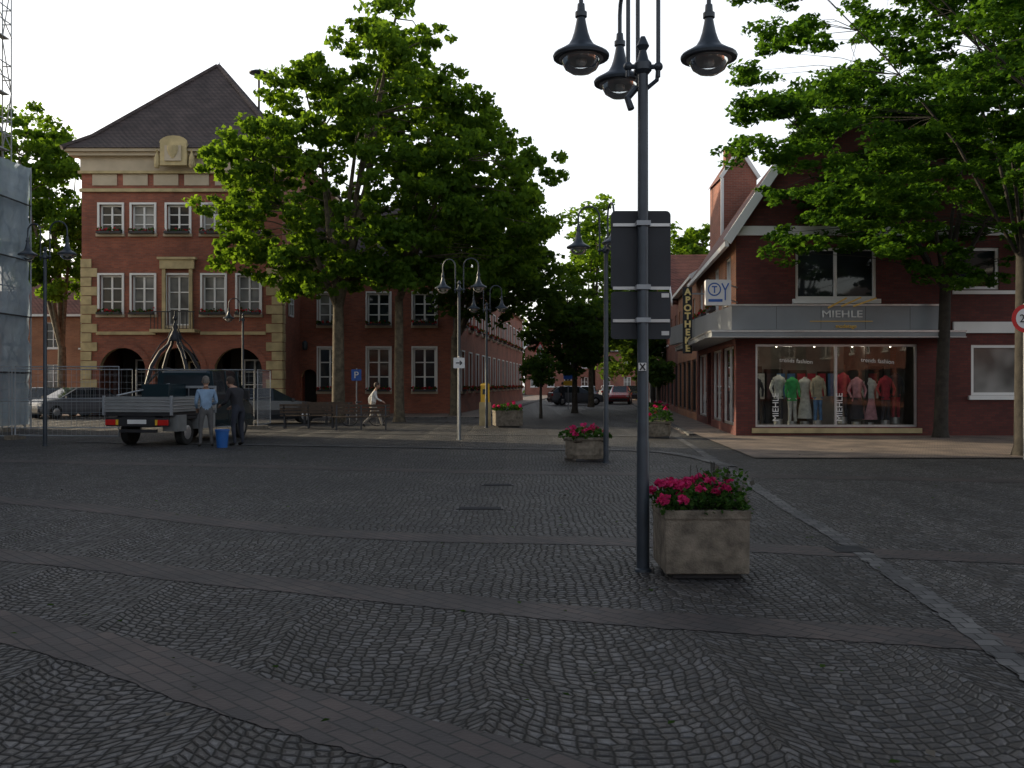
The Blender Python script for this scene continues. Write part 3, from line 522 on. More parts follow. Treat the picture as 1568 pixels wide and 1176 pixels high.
# ------------------------------------------------------------------ scaffolded building
def scaffold():
    O=(-18.6,33,0); e=empty('scaffolded_building',O); F=frame(O,(0,-1,0),(1,0,0)); w=MB(); H=14
    ops=[(1.5+k*3,2.9+k*3,z,z+1.6) for k in range(8) for z in (1,4,7,10)]
    w.wall('cream',F,0,27,0,H,ops,.2); 
    for o in ops: w.window(F,*o,2,2)
    w.face('cream',[F(0,0,0),F(0,0,-12),F(0,H,-12),F(0,H,0)]); w.face('roofd',[F(0,H,0),F(0,H,-12),F(27,H,-12),F(27,H,0)]); w.face('cream',[F(27,0,0),F(27,0,-12),F(27,H,-12),F(27,H,0)]); w.obj('walls_windows',e,sub=O)
    s=MB()
    for lvl in range(9):
        z=lvl*2.0; ow=1.12 if z<9 else .62
        if lvl: 
            s.box('wood' if z<9 else 'galv',-1.0,26,z-.04,z,.3,ow-.07,F); 
            for zz in (.5,1.): s.tube('galv',[F(-1.0,z+zz,ow),F(26,z+zz,ow)],.024,5); s.tube('galv',[F(-1.02,z+zz,.3),F(-1.02,z+zz,ow)],.024,5)
    for u in [-1.0,1.4,3.9,6.4,9,12,15,18,21,24]:
        s.tube('galv',[F(u,0,.3),F(u,17.6,.3)],.025,5); s.tube('galv',[F(u,0,1.12),F(u,9.4,1.12)],.025,5); s.tube('galv',[F(u,9.4,.62),F(u,17.6,.62)],.025,5)
    for lvl in range(8):
        ow=1.12 if lvl<4 else .62
        s.tube('galv',[F(-1.0,lvl*2,.3 if lvl%2 else ow),F(-1.0,lvl*2+2,ow if lvl%2 else .3)],.022,5)
        s.tube('galv',[F(-1.0,lvl*2,ow+.02),F(1.4,lvl*2+2,ow+.02)],.022,5)
    s.obj('scaffold_frame',e,sub=O)
    n=MB(); 
    def sheet(pf,nu,nv):
        vs=[pf(i/nu,j/nv) for j in range(nv+1) for i in range(nu+1)]; fs=[(j*(nu+1)+i,j*(nu+1)+i+1,(j+1)*(nu+1)+i+1,(j+1)*(nu+1)+i) for j in range(nv) for i in range(nu)]; n.raw('net',vs,fs)
    rp=lambda a,b: .05*math.sin(a*9+b*3)+.04*math.sin(b*12+a*2)+.03*abs(math.sin(b*math.pi*9.3/2*1.0))
    sheet(lambda a,b: F(-1.06+a*27,.15+b*9.2,1.2+rp(a*27,b*9)),120,30)
    sheet(lambda a,b: F(-1.1-rp(a*3,b*9),.15+b*9.2,.2+a*1.0),8,30)
    n.obj('debris_netting',e,smooth=60,sub=O)
    t=MB()
    for zz in (2.0,4.0,6.0,8.0): t.tube('signback',[F(-1.06,zz,1.29),F(26,zz,1.29)],.03,5)
    t.tube('galv',[F(-1.1,0,1.27),F(-1.1,9.4,1.27)],.03,5); t.obj('tie_tubes',e,sub=O)
scaffold()
# ------------------------------------------------------------------ trees
def inpoly(x,z,P):
    c=False;j=len(P)-1
    for i in range(len(P)):
        if (P[i][1]>z)!=(P[j][1]>z) and x<(P[j][0]-P[i][0])*(z-P[i][1])/(P[j][1]-P[i][1]+1e-9)+P[i][0]: c=not c
        j=i
    return c
def edist(x,z,P):
    m=1e9
    for i in range(len(P)):
        a=P[i];b=P[(i+1)%len(P)]; dx,dz=b[0]-a[0],b[1]-a[1]; t=max(0,min(1,((x-a[0])*dx+(z-a[1])*dz)/(dx*dx+dz*dz+1e-9))); m=min(m,math.hypot(x-a[0]-t*dx,z-a[1]-t*dz))
    return m
def tree(name,base,outline,ncl,nleaf,cr,size,lm='leaf',bk='bark',tr=.3,fork=3.5,flat=.75,thick=4.5,lean=(0,0),up=.5,aspect=.8,inset=.75,limb=1.,yo=0):
    bx,by=base; e=empty(name,(bx,by,0)); C=[];tries=0
    x0=min(p[0] for p in outline);x1=max(p[0] for p in outline);z0=min(p[1] for p in outline);z1=max(p[1] for p in outline)
    while len(C)<ncl and tries<60000:
        tries+=1; x=R.uniform(x0,x1);z=R.uniform(z0,z1)
        if not inpoly(x,z,outline): continue
        ed=edist(x,z,outline)
        if ed<cr*inset*R.uniform(.5,1.1): continue
        t=min(thick,.6+1.25*ed); y=by+yo+R.choice([-1,1])*t*math.sqrt(R.random()) 
        if any((x-c[0])**2+(y-c[1])**2+(z-c[2])**2<(cr*.85)**2 for c in C): continue
        C.append((x,y,z))
    t=MB(); T=Vector((bx+lean[0],by+lean[1],fork))
    t.tube(bk,[(bx,by,-.1),(bx+.01,by,.25),(bx+lean[0]*.3,by+lean[1]*.3,fork*.35),(bx+lean[0]*.75,by+lean[1]*.75,fork*.7),T],[tr*1.5,tr*1.08,tr*.95,tr*.88,tr*.8],12)
    ctr=Vector((sum(c[0] for c in C)/len(C),by,sum(c[2] for c in C)/len(C)))
    nl=7; limbs=[]; lr=tr*limb
    for k in range(nl):
        a=2*math.pi*k/nl+R.random()*.6; best=max(C,key=lambda c:(c[0]-ctr.x)*math.cos(a)+(c[1]-ctr.y)*math.sin(a)*.9+(c[2]-fork)*.7*R.uniform(.3,1.2))
        b=Vector(best); p=[T-Vector((0,0,.3)),T+(b-T)*.28+Vector((0,0,.5+.2*R.random())),T+(b-T)*.6+Vector((R.uniform(-.3,.3),R.uniform(-.3,.3),.4)),b]
        t.tube(bk,p,[lr*.55,lr*.38,lr*.22,lr*.06],7); limbs.append(p)
    top=Vector(max(C,key=lambda c:c[2]-abs(c[0]-bx)*.6)); p=[T-Vector((0,0,.2)),T+(top-T)*.35+Vector((.2,0,0)),T+(top-T)*.7,top]; t.tube(bk,p,[tr*.75,lr*.5,lr*.28,lr*.05],8); limbs.append(p)
    for c in C:
        b=Vector(c); best=None;bd=1e9
        for p in limbs:
            for i in range(3):
                for q in (.3,.8):
                    m=p[i].lerp(p[i+1],q)
                    if m.z<b.z+.6 and (m-b).length<bd: bd=(m-b).length;best=m
        if best is not None: 
            mid=best.lerp(b,.5)+Vector((R.uniform(-.2,.2),R.uniform(-.2,.2),.15)); t.tube(bk,[best,mid,b],[lr*.13,lr*.085,lr*.03],5)
    t.obj('trunk_and_limbs',e,smooth=60,sub=(bx,by,0))
    P=[];LV=[]
    for c in C:
        r=cr*R.uniform(.55,1.35); n=int(nleaf*(r/cr)**2); cv=R.random()
        nb=R.randint(5,9)
        for _ in range(nb):
            d=NR.normal(size=3); d/=np.linalg.norm(d); sc0=np.array(c)+d*r*np.array([1,1,flat])*R.uniform(.45,1.1); rr=r*R.uniform(.26,.5)
            q=NR.normal(size=(n//nb,3)); q/=np.linalg.norm(q,axis=1)[:,None]; q*=rr*(NR.random((n//nb,1))**.45)*1.25; q[:,2]*=flat*.75
            P.append(sc0+q); LV.append(np.full(n//nb,.5*cv+.5*R.random()))
    P=np.concatenate(P); leafobj('foliage',e,P,size,[lm],sub=(bx,by,0),up=up,aspect=aspect,lv=np.concatenate(LV)); return e
def O_(pts,d): return [(gx(u,d),gz(v,d)) for u,v in pts]
tree('plane_tree',(gx(518,39.5),39.5),O_([(600,-15),(655,10),(692,70),(705,130),(740,190),(745,260),(720,340),(690,420),(640,455),(560,440),(500,475),(430,475),(385,425),(325,405),(300,330),(298,235),(345,205),(380,145),(425,105),(478,85),(500,45),(540,10)],39.5),190,300,.83,.225,tr=.27,fork=5.0,thick=3.2,up=.0)
tree('plane_tree',(gx(611,40),40),O_([(640,150),(700,110),(760,140),(805,205),(865,255),(875,300),(855,345),(840,425),(760,440),(700,450),(640,470),(590,430),(600,300)],40),88,300,.83,.225,tr=.21,fork=5.3,thick=3.2,up=.0)
tree('plane_tree',(gx(697,47.5),47.5),O_([(700,300),(780,330),(840,350),(850,420),(870,470),(850,520),(800,490),(740,500),(690,480),(660,400)],47),50,240,1.1,.28,'leafd',tr=.25,fork=4.0,thick=3)
tree('plane_tree',(gx(95,56.5),56.5),O_([(5,165),(70,150),(105,210),(138,255),(175,285),(168,350),(150,430),(110,480),(60,450),(0,440),(-50,400),(-50,210)],56.5),62,380,1.2,.29,'leaf',tr=.27,fork=3.8,thick=2.2,up=.1)
tree('robinia_tree',(gx(1440,28),28),O_([(1190,140),(1260,120),(1400,110),(1560,120),(1700,200),(1720,340),(1600,430),(1500,460),(1425,450),(1370,400),(1300,400),(1250,430),(1190,390),(1150,320),(1180,270)],27),115,430,.75,.16,'leafr','barkd',tr=.19,fork=4.6,flat=.42,up=.7,aspect=.62,thick=3.2,lean=(.15,0),limb=.7,yo=-1.2,inset=.5)
tree('robinia_tree',(gx(1568,21),21),O_([(1150,-40),(1175,50),(1125,95),(1150,140),(1085,195),(1115,240),(1190,240),(1240,330),(1400,350),(1500,360),(1568,370),(1700,400),(1850,300),(1900,-100),(1700,-260),(1350,-250),(1180,-150)],21),210,420,.64,.14,'leafr','barkd',tr=.2,fork=4.5,flat=.42,up=.6,aspect=.62,thick=3.4,limb=.4,inset=.4)
tree('robinia_tree',(gx(1760,17),17),O_([(1330,-60),(1310,30),(1380,120),(1420,210),(1520,250),(1600,280),(1750,300),(1900,200),(1900,-200),(1600,-300),(1400,-200)],17),75,420,.62,.12,'leafr','barkd',tr=.2,fork=4.2,flat=.42,up=.6,aspect=.62,thick=2.6,limb=.4,inset=.4)
tree('street_tree',(gx(905,66),66),O_([(855,400),(868,360),(905,300),(935,285),(955,330),(975,350),(965,440),(955,520),(930,570),(880,560),(860,500)],66),50,220,1.2,.32,tr=.2,fork=3)
tree('street_tree',(gx(880,52),52),O_([(800,430),(850,420),(900,440),(950,450),(955,520),(930,560),(880,575),(820,560),(795,500)],52),40,240,1.,.26,'leafd','barkd',tr=.16,fork=2.5)
tree('street_tree',(gx(1052,58),58),O_([(1030,355),(1060,340),(1080,355),(1090,420),(1080,480),(1040,500),(1022,440)],58),28,260,1.0,.3,'leaf',tr=.15,fork=3)
tree('street_tree',(gx(1000,62),62),O_([(965,450),(1000,440),(1040,450),(1045,540),(1000,575),(965,560)],62),28,220,1.0,.3,'leafd','barkd',tr=.15,fork=2.5)
tree('clipped_tree',(gx(828,44),44),O_([(798,560),(810,542),(830,538),(850,548),(858,570),(845,588),(812,590)],44),22,200,.45,.14,'leafd','barkd',tr=.07,fork=1.6,thick=.9)
tree('clipped_tree',(gx(1008,40),40),O_([(985,560),(1000,550),(1020,552),(1030,570),(1020,588),(990,588)],40),18,200,.4,.13,'leafd','barkd',tr=.07,fork=1.5,thick=.8)
tree('street_tree',(gx(975,95),95),O_([(920,440),(975,410),(1010,430),(1015,540),(985,585),(925,580)],95),30,220,1.6,.45,'leafd',tr=.2,fork=3)
def treeline(name,x0,x1,y,h):
    e=empty(name,((x0+x1)/2,y,0)); P=[]
    n=int((x1-x0)/3)
    for k in range(n):
        x=x0+(k+.5)*(x1-x0)/n+R.uniform(-1,1); hh=h*R.uniform(.7,1.15)
        for _ in range(10):
            c=np.array([x+R.gauss(0,1.8),y+R.gauss(0,2),R.uniform(.2,1)*hh]); q=NR.normal(size=(45,3))*1.1; P.append(c+q)
    P=np.concatenate(P); P[:,2]=np.maximum(P[:,2],.1); leafobj('foliage',e,P,.9,['leafd'],sub=((x0+x1)/2,y,0))
treeline('distant_trees',-120,-50,110,8); treeline('distant_trees',-25,60,160,13)
# ------------------------------------------------------------------ street lamps
def street_lamp(x,y,arms,rim=4.37,sign=None,yaw=0):
    e=empty('street_lamp',(x,y,0),yaw); t=MB()
    t.tube('lamp',[(0,0,0),(0,0,1.1),(0,0,1.12),(0,0,rim-.02)],[.056,.054,.049,.044],14); t.lathe('lamp',(0,0,0),[(.075,0),(.072,.02),(.058,.03)],14)
    t.lathe('lamp',(0,0,rim-.12),[(.05,0),(.075,.03),(.075,.09),(.05,.12),(.03,.2),(.055,.24),(.02,.32)],14)
    for a,off in arms:
        c,s=math.cos(a),math.sin(a); r1=.13; 
        t.tube('lamp',[(0,0,rim-.06),(c*r1,s*r1,rim-.06)],.022,8); t.ball('lamp',(c*r1,s*r1,rim-.06),.04,10)
        pts=[(c*r1,s*r1,rim-.15),(c*r1,s*r1,rim+.5)]; R1=(off-r1)/2; zc=rim+.62
        for i in range(9): 
            th=math.pi*i/8; q=r1+R1-R1*math.cos(th); pts.append((c*q,s*q,zc+R1*math.sin(th)))
        pts.append((c*off,s*off,rim+.42)); t.tube('lamp',pts,.019,9)
        L=(c*off,s*off,rim)
        t.lathe('lamp',L,[(.215,-.012),(.235,-.012),(.24,.01),(.232,.025),(.17,.06),(.11,.10),(.08,.15),(.06,.21),(.045,.28),(.036,.33),(.05,.34),(.05,.38),(.035,.39),(.03,.45),(.015,.46)],24)
        t.lathe('gl',L,[(.165,-.01),(.163,-.05),(.135,-.10),(.08,-.135),(.02,-.148)],20)
        t.lathe('white',L,[(.02,-.08),(.045,-.06),(.045,-.013)],10); t.lathe('alu',L,[(.19,-.012),(.19,-.02),(.168,-.024)],20)
    t.obj('pole_and_lanterns',e,smooth=35); return e
main=street_lamp(1.12,8.1,[(math.radians(180+8),.54),(math.radians(-6),.555),(math.radians(102),.62)])
s=MB()
def rrect(mb,mat,x0,x1,z0,z1,y0,y1,r=.04):
    pts=[]
    for cx,cz,a0 in ((x1-r,z1-r,0),(x0+r,z1-r,90),(x0+r,z0+r,180),(x1-r,z0+r,270)):
        for k in range(5): a=math.radians(a0+22.5*k); pts.append((cx+r*math.cos(a),cz+r*math.sin(a)))
    n=len(pts); vs=[(p[0],y0,p[1]) for p in pts]+[(p[0],y1,p[1]) for p in pts]; mb.raw(mat,vs,[tuple(range(n)),tuple(range(2*n-1,n-1,-1))]+[(i,(i+1)%n,n+(i+1)%n,n+i) for i in range(n)])
zz=lambda v:gz(v,8.15)
rrect(s,'signback',-.265,.25,zz(443),zz(322),.075,.09); rrect(s,'signback',-.265,.25,zz(519),zz(446),.075,.09,.03)
for v in (344,441,491): s.box('alu',-.25,.24,.058,.074,zz(v)-.013,zz(v)+.013); s.box('galv',-.06,.06,-.056,.057,zz(v)-.02,zz(v)+.02)
for v in (452,510): s.box('alu',.17,.235,.068,.074,zz(v)-.018,zz(v)+.018)
s.box('white',-.045,.02,-.063,-.05,zz(568),zz(556)); s.beam('dark',(-.035,-.066,zz(567)),(.01,-.066,zz(557)),.004,.012); s.beam('dark',(.01,-.066,zz(567)),(-.035,-.066,zz(557)),.004,.012)
s.tube('lamp',[(-.05,.05,4.15),(-.13,.02,4.05),(-.1,.0,3.95)],.03,8); s.tube('lamp',[(0,0,4.1),(.12,0,4.2),(.13,0,4.33)],.02,6)
s.obj('traffic_sign_backs',main,bevel=0)
street_lamp(gx(928,19.2),19.2,[(math.radians(175),.56),(math.radians(-80),.56)])
street_lamp(gx(703,27.2),27.2,[(math.radians(150),.56),(math.radians(-5),.56)])
street_lamp(gx(745,34.6),34.6,[(math.radians(150),.56),(math.radians(10),.56)])
street_lamp(gx(69,24.5),24.5,[(math.radians(170),.5),(math.radians(-5),.6)],4.95)
street_lamp(gx(372,40),40,[(math.radians(180),.6)])
# ------------------------------------------------------------------ planters
def planter(x,y,w,h,flower='pink',near=False,yaw=0,octo=False,n=600,size=.06,fh=.22):
    e=empty('flower_planter',(x,y,0),yaw); b=MB()
    if octo: b.lathe('conc',(0,0,.05),[(w*.48,0),(w*.52,.1),(w*.52,h-.12),(w*.55,h-.1),(w*.55,h-.05),(w*.45,h-.05),(w*.44,h-.12)],8)
    else:
        a=w/2; t=.06
        def ring(r,z): return [(-r,-r,z),(r,-r,z),(r,r,z),(-r,r,z)]
        rs=[ring(a*.985,.05),ring(a*.99,.06),ring(a,h*.86),ring(a*1.03,h*.88),ring(a*1.03,h),ring(a-t,h),ring(a-t,h-.08)]
        vs=[p for r_ in rs for p in r_]; fs=[(i*4+k,i*4+(k+1)%4,i*4+4+(k+1)%4,i*4+4+k) for i in range(6) for k in range(4)]; fs.append((24,25,26,27)); fs.append((3,2,1,0)); b.raw('conc',vs,fs)
    b.box('dark',-w*.4,w*.4,-w*.4,w*.4,0,.06); b.box('soil',-w*.42,w*.42,-w*.42,w*.42,h-.1,h-.07); o=b.obj('concrete_tub',e,bevel=.012)
    P=[];mi=[]
    for k in range(n):
        a=R.uniform(-1,1);c=R.uniform(-1,1); hz=fh*(1-.45*(a*a+c*c)/1.2)
        P.append((a*w*.53,c*w*.53,h-.04+hz*R.random()**.6)); mi.append(0)
    nf=int(n/26)
    heads=[]
    for k in range(nf):
        a=R.uniform(-1.05,.75) if near else R.uniform(-1,1); c=R.uniform(-1.05,1); hz=fh*(1-.4*(a*a+c*c)/1.2)
        if near and a>.25 and R.random()<.6: continue
        heads.append((a*w*.53,c*w*.53,h+hz*R.uniform(.45,1.15)))
    st=MB()
    for hd in heads:
        st.tube('leafp',[(hd[0]*.9,hd[1]*.9,h-.05),hd],.003,4)
        for q in range(22 if near else 9): 
            d=NR.normal(size=3); d/=np.linalg.norm(d); P.append(tuple(np.array(hd)+d*(.032 if near else .045)*np.array([1,1,.7]))); mi.append(1)
    if near:
        for k in range(260):
            a=R.uniform(.05,1.0); P.append((a*w*.5+.02,R.uniform(-1.,.6)*w*.5,h+fh*R.uniform(.2,1.3))); mi.append(2 if R.random()<.35 else 0)
        for k in range(14):
            x0_=R.uniform(-.1,.3); st.tube('greyl',[(x0_,R.uniform(-.2,.2),h),(x0_+R.uniform(-.08,.12),R.uniform(-.25,.2),h+fh*R.uniform(1.,1.5))],.003,4)
    P=np.array(P); leafobj('flowers',e,P,size*.9,['leafp',flower,'greyl'],mi,up=.4,aspect=.95); st.obj('stems',e)
planter(gx(1072,8.02),8.05,.69,.57,near=True,n=1500,size=.046,fh=.24,yaw=.0)
planter(gx(897,19.7),19.8,.86,.50,yaw=.3,octo=True,n=500,size=.08,fh=.24)
planter(gx(1005,28),28.2,.9,.5,octo=True,n=300,size=.1,fh=.5)
planter(gx(777,35),35.3,1.0,.62,n=400,size=.1,fh=.3,yaw=.15)
planter(gx(1002,38),38.2,1.0,.6,n=300,size=.12,fh=.3)
# ------------------------------------------------------------------ signs etc
def post_sign(name,x,y,h,fn,r=.03,mat='galv'):
    e=empty(name,(x,y,0)); b=MB(); b.tube(mat,[(0,0,0),(0,0,h)],r,8); fn(b,e); b.obj('post_and_plate',e); return e
def f(b,e):
    rrect(b,'white',-.16,.16,2.05,2.35,-.08,-.06,.02); b.beam('dark',(-.09,-.084,2.2),(.08,-.084,2.2),.005,.03); b.beam('dark',(.08,-.084,2.2),(.02,-.084,2.26),.005,.03); b.beam('dark',(.08,-.084,2.2),(.02,-.084,2.14),.005,.03)
post_sign('direction_sign',gx(703,27),27.05,2.4,f)
def f(b,e):
    rrect(b,'blue',-.22,.22,1.75,2.25,-.07,-.05,.03); txt('P',e,(0,-.075,1.86),(math.radians(90),0,0),.42,'lettr')
post_sign('parking_sign',gx(546,42),42,2.3,f)
def f(b,e):
    n=24; 
    for rr_,m_,yy in ((.30,'red',-.05),(.215,'lettr',-.058)):
        b.face(m_,[(rr_*math.cos(2*math.pi*k/n),yy,2.98+rr_*math.sin(2*math.pi*k/n)) for k in range(n)])
    b.face('alu',[(.30*math.cos(2*math.pi*k/n),-.045,2.98+.30*math.sin(2*math.pi*k/n)) for k in range(n)])
    txt('2,8',e,(0,-.07,2.9),(math.radians(90),0,0),.24,'dark',ext=.002)
post_sign('weight_limit_sign',gx(1569,20),20,3.3,f)
def f(b,e):
    b.raw('white',[(-.22,-.06,3.35),(.22,-.06,3.35),(0,-.06,3.72)],[(0,1,2)]); b.raw('red',[(-.3,-.05,3.3),(.3,-.05,3.3),(0,-.05,3.82)],[(0,1,2)]); rrect(b,'white',-.22,.22,2.85,3.2,-.06,-.04,.02)
post_sign('warning_sign',gx(827,50),50,3.8,f)
def f(b,e): rrect(b,'blue',-.3,.3,1.9,2.5,-.06,-.04,.03); rrect(b,'yellow',-.3,.3,1.5,1.8,-.06,-.04,.03)
post_sign('parking_sign',gx(870,60),60,2.6,f)
e=empty('ticket_machine',(gx(743,36.5),36.5,0)); b=MB(); b.box('stone',-.22,.22,-.18,.18,0,.9); b.box('yellow',-.17,.17,-.14,.14,.9,1.55); b.box('dark',-.1,.1,-.15,-.14,1.2,1.4); b.lathe('yellow',(0,0,1.55),[(.2,0),(.17,.06),(.02,.1)],4); b.obj('body',e,bevel=.02)
e=empty('projecting_shop_sign',(6.15,28.3,3.95)); b=MB(); rrect(b,'lettr',-.38,.38,0,.76,-.09,.09,.05)
n=24; b.face('blue',[(-.12+.2*math.cos(2*math.pi*k/n),-.095,.47+.2*math.sin(2*math.pi*k/n)) for k in range(n)]); b.face('lettr',[(-.12+.16*math.cos(2*math.pi*k/n),-.099,.47+.16*math.sin(2*math.pi*k/n)) for k in range(n)]); b.box('blue',-.2,-.04,-.104,-.1,.53,.57); b.box('blue',-.14,-.1,-.104,-.1,.36,.53)
b.tube('blue',[(.2,-.1,.15),(.2,-.1,.5)],.02,6); b.tube('blue',[(.2,-.1,.45),(.1,-.1,.65)],.02,6); b.tube('blue',[(.2,-.1,.45),(.3,-.1,.65)],.02,6); b.box('blue',-.3,.12,-.1,-.095,.1,.18); b.tube('galv',[(.38,0,.6),(.75,.7,.6)],.02,6); b.tube('galv',[(.38,0,.15),(.75,.7,.15)],.02,6); b.obj('light_box',e)
e=empty('pharmacy_sign',(6.42,34.6,0)); b=MB(); b.box('signback',-.17,.17,.04,.08,2.72,5.15); b.tube('galv',[(.17,.06,3.2),(.9,.05,3.2)],.03,6); b.tube('galv',[(.17,.06,4.9),(.95,.05,4.9)],.03,6); b.obj('board',e)
for i,ch in enumerate('APOTHEKE'): txt(ch,e,(0,0,4.86-i*.295),(math.radians(90),0,0),.33,'yel','letter',.03,bold=.012)
# ------------------------------------------------------------------ benches, fence, fountain
def bench(x,y,yaw):
    e=empty('park_bench',(x,y,0),yaw); b=MB(); L=1.0
    for sx in (-.85,0,.85): b.beam('dark',(sx,-.2,0),(sx,-.18,.43),.05,.05); b.beam('dark',(sx,.22,0),(sx,.2,.43),.05,.05); b.beam('dark',(sx,-.2,.42),(sx,.22,.42),.05,.04); b.beam('dark',(sx,.2,.42),(sx,.34,.85),.04,.05)
    for k in range(4): b.box('wood',-L,L,-.22+k*.11,-.13+k*.11,.44,.475)
    for k in range(3): y0=.25+k*.035; b.box('wood',-L,L,y0,y0+.03,.55+k*.12,.64+k*.12)
    b.obj('slats_and_frame',e)
bench(gx(475,34.5),34.3,math.pi+.1); bench(gx(553,33),33,math.pi*.0+.15); bench(gx(500,37.5),37.5,.1)
def fence(x0,y0,x1,y1):
    d=Vector((x1-x0,y1-y0,0)); L=d.length; n=max(1,round(L/3.4)); d/=n
    for k in range(n):
        a=Vector((x0,y0,0))+d*k; e=empty('construction_fence',a); b=MB(); D=d*.97; h=2.1
        P=lambda s,z:(D.x*s,D.y*s,z)
        b.tube('galv',[P(0,.1),P(0,h),P(1,h),P(1,.1),P(0,.12)],.022,6); b.tube('galv',[P(0,1.1),P(1,1.1)],.015,5)
        for i in range(1,22): b.tube('galv',[P(i/22,.12),P(i/22,h)],.0035,3)
        for i in range(1,9): b.tube('galv',[P(0,.12+i*.22),P(1,.12+i*.22)],.0035,3)
        nrm=Vector((-D.y,D.x,0)).normalized(); c=b
        c.raw('conc',[Vector(P(0,zz_))+nrm*q+D.normalized()*r for zz_ in (0,.13) for q,r in ((-.35,-.12),(.35,-.12),(.35,.12),(-.35,.12))],[(0,1,2,3),(4,5,6,7),(0,1,5,4),(1,2,6,5),(2,3,7,6),(3,0,4,7)])
        b.obj('mesh_panel',e)
fence(-17.5,27.5,-11.2,27.2); fence(-17,32,-9,33.5); fence(-9,33.5,-9.3,36.5)
def fountain(x,y):
    e=empty('fountain_canopy',(x,y,0)); b=MB(); b.lathe('stone',(0,0,0),[(1.1,0),(1.1,.6),(1.2,.62),(1.2,.72),(.95,.72),(.95,.45)],8); b.lathe('stone',(0,0,.4),[(.2,0),(.16,.5),(.3,.8),(.1,.9)],10)
    for k in range(4):
        a=math.pi/4+k*math.pi/2; c,s=math.cos(a),math.sin(a)
        pts=[(1.3,.0),(1.28,.8),(1.2,1.6),(1.0,2.3),(.65,2.85),(.3,3.15),(.14,3.5)]
        b.tube('signback',[(c*r*.95,s*r*.95,z) for r,z in pts],[.1,.09,.085,.08,.07,.06,.05],7)
        b.tube('signback',[(c*r*.95,s*r*.95,z+.28) for r,z in pts[3:]],.025,5)
        c2,s2=math.cos(a+math.pi/2),math.sin(a+math.pi/2)
        arc=[]
        for i in range(9):
            t=i/8; th=math.pi*t; arc.append((c*1.2*(1-t)+c2*1.2*t,s*1.2*(1-t)+s2*1.2*t,1.5+.7*math.sin(th)))
        b.tube('signback',arc,.05,6)
    b.lathe('signback',(0,0,3.3),[(.22,0),(.26,.1),(.16,.3),(.08,.45),(.12,.55),(.03,.75),(.03,1.2)],8); b.ball('signback',(0,0,4.2),.09,8); b.obj('iron_crown',e,smooth=50)
fountain(gx(268,37.5),37.5)
# ------------------------------------------------------------------ vehicles
def wheel(b,x,y,r=.31,w=.2):
    b.tube('tyre',[(x-w/2,y,r),(x-w/2+.02,y,r),(x+w/2-.02,y,r),(x+w/2,y,r)],[r*.93,r,r,r*.93],20)
    sgn=1 if x>0 else -1; b.tube('alu',[(x+sgn*(w/2-.01),y,r),(x+sgn*(w/2+.012),y,r)],[r*.62,r*.5],14)
def loft(b,paint,st,glass='g',pil=.05):
    def sec(s): y,zl,zb,zt,w,wt=s; zm=zl+(zb-zl)*.5; return [(-w*.93,y,zl),(-w,y,zl+(zm-zl)*.5),(-w,y,zm),(-w*.96,y,zb),(-wt,y,zt-.03 if zt-zb>.1 else zt-.005),(-wt*.85,y,zt),(wt*.85,y,zt),(wt,y,zt-.03 if zt-zb>.1 else zt-.005),(w*.96,y,zb),(w,y,zm),(w,y,zl+(zm-zl)*.5),(w*.93,y,zl)]
    S_=[sec(s) for s in st]; n=12
    for i in range(len(st)-1):
        A_,B_=S_[i],S_[i+1]; ha=st[i][3]-st[i][2];hb=st[i+1][3]-st[i+1][2]
        for k in range(n):
            k2=(k+1)%n; mt=paint
            if k in (3,7) and (ha>.3 and hb>.3): mt=glass
            if k in (3,7) and ((ha>.3)!=(hb>.3)): mt=glass
            if k==5 and (ha>.3)!=(hb>.3): mt=glass
            b.face(mt,[A_[k],A_[k2],B_[k2],B_[k]])
    b.face(paint,S_[0][::-1]); b.face(paint,S_[-1])
def car(x,y,yaw,paint,name='parked_car',estate=False):
    e=empty(name,(x,y,0),yaw); b=MB(); r=-1.85 if estate else -1.55
    loft(b,paint,[(-2.1,.35,.8,.82,.72,.6),(-2.05,.25,.92,.95,.8,.62),(-1.98,.22,.95,.98,.82,.62),(r,.2,.96,1.38,.84,.56),(-.85,.2,.95,1.45,.85,.6),(.05,.2,.93,1.43,.85,.6),(.95,.2,.92,.95,.84,.66),(1.5,.2,.84,.88,.82,.62),(1.95,.25,.7,.74,.76,.55),(2.1,.32,.58,.6,.66,.5)])
    for xx in (-.76,.76):
        for yy in (-1.3,1.3): wheel(b,xx,yy)
        b.beam(paint,(xx*.98,-.35,.94),(xx*.78,-.3,1.42),.05,.06); b.box('tail',xx-.09,xx+.09,-2.1,-1.99,.72,.9); b.box('white',xx*.85-.1,xx*.85+.1,1.96,2.04,.58,.68); b.box('dark',xx*1.16-.07,xx*1.16+.07,.75,.85,.92,1.03)
    b.box('dark',-.75,.75,-2.15,-2.06,.35,.52); b.box('dark',-.7,.7,2.0,2.14,.3,.48); b.box('white',-.25,.25,-2.165,-2.15,.5,.61); b.obj('body',e,smooth=35)
car(gx(414,38.5),38.5,math.radians(-70),'pdark'); car(gx(108,45),45,math.radians(150),'psil'); car(gx(60,47),47,math.radians(80),'pdark')
car(gx(903,78),80,math.radians(-5),'pblue',estate=True); car(gx(952,75),76,math.radians(170),'pred'); car(gx(880,74),72,math.radians(-80),'psil'); car(gx(930,100),100,0,'psil'); car(gx(972,88),90,math.radians(175),'pdark')
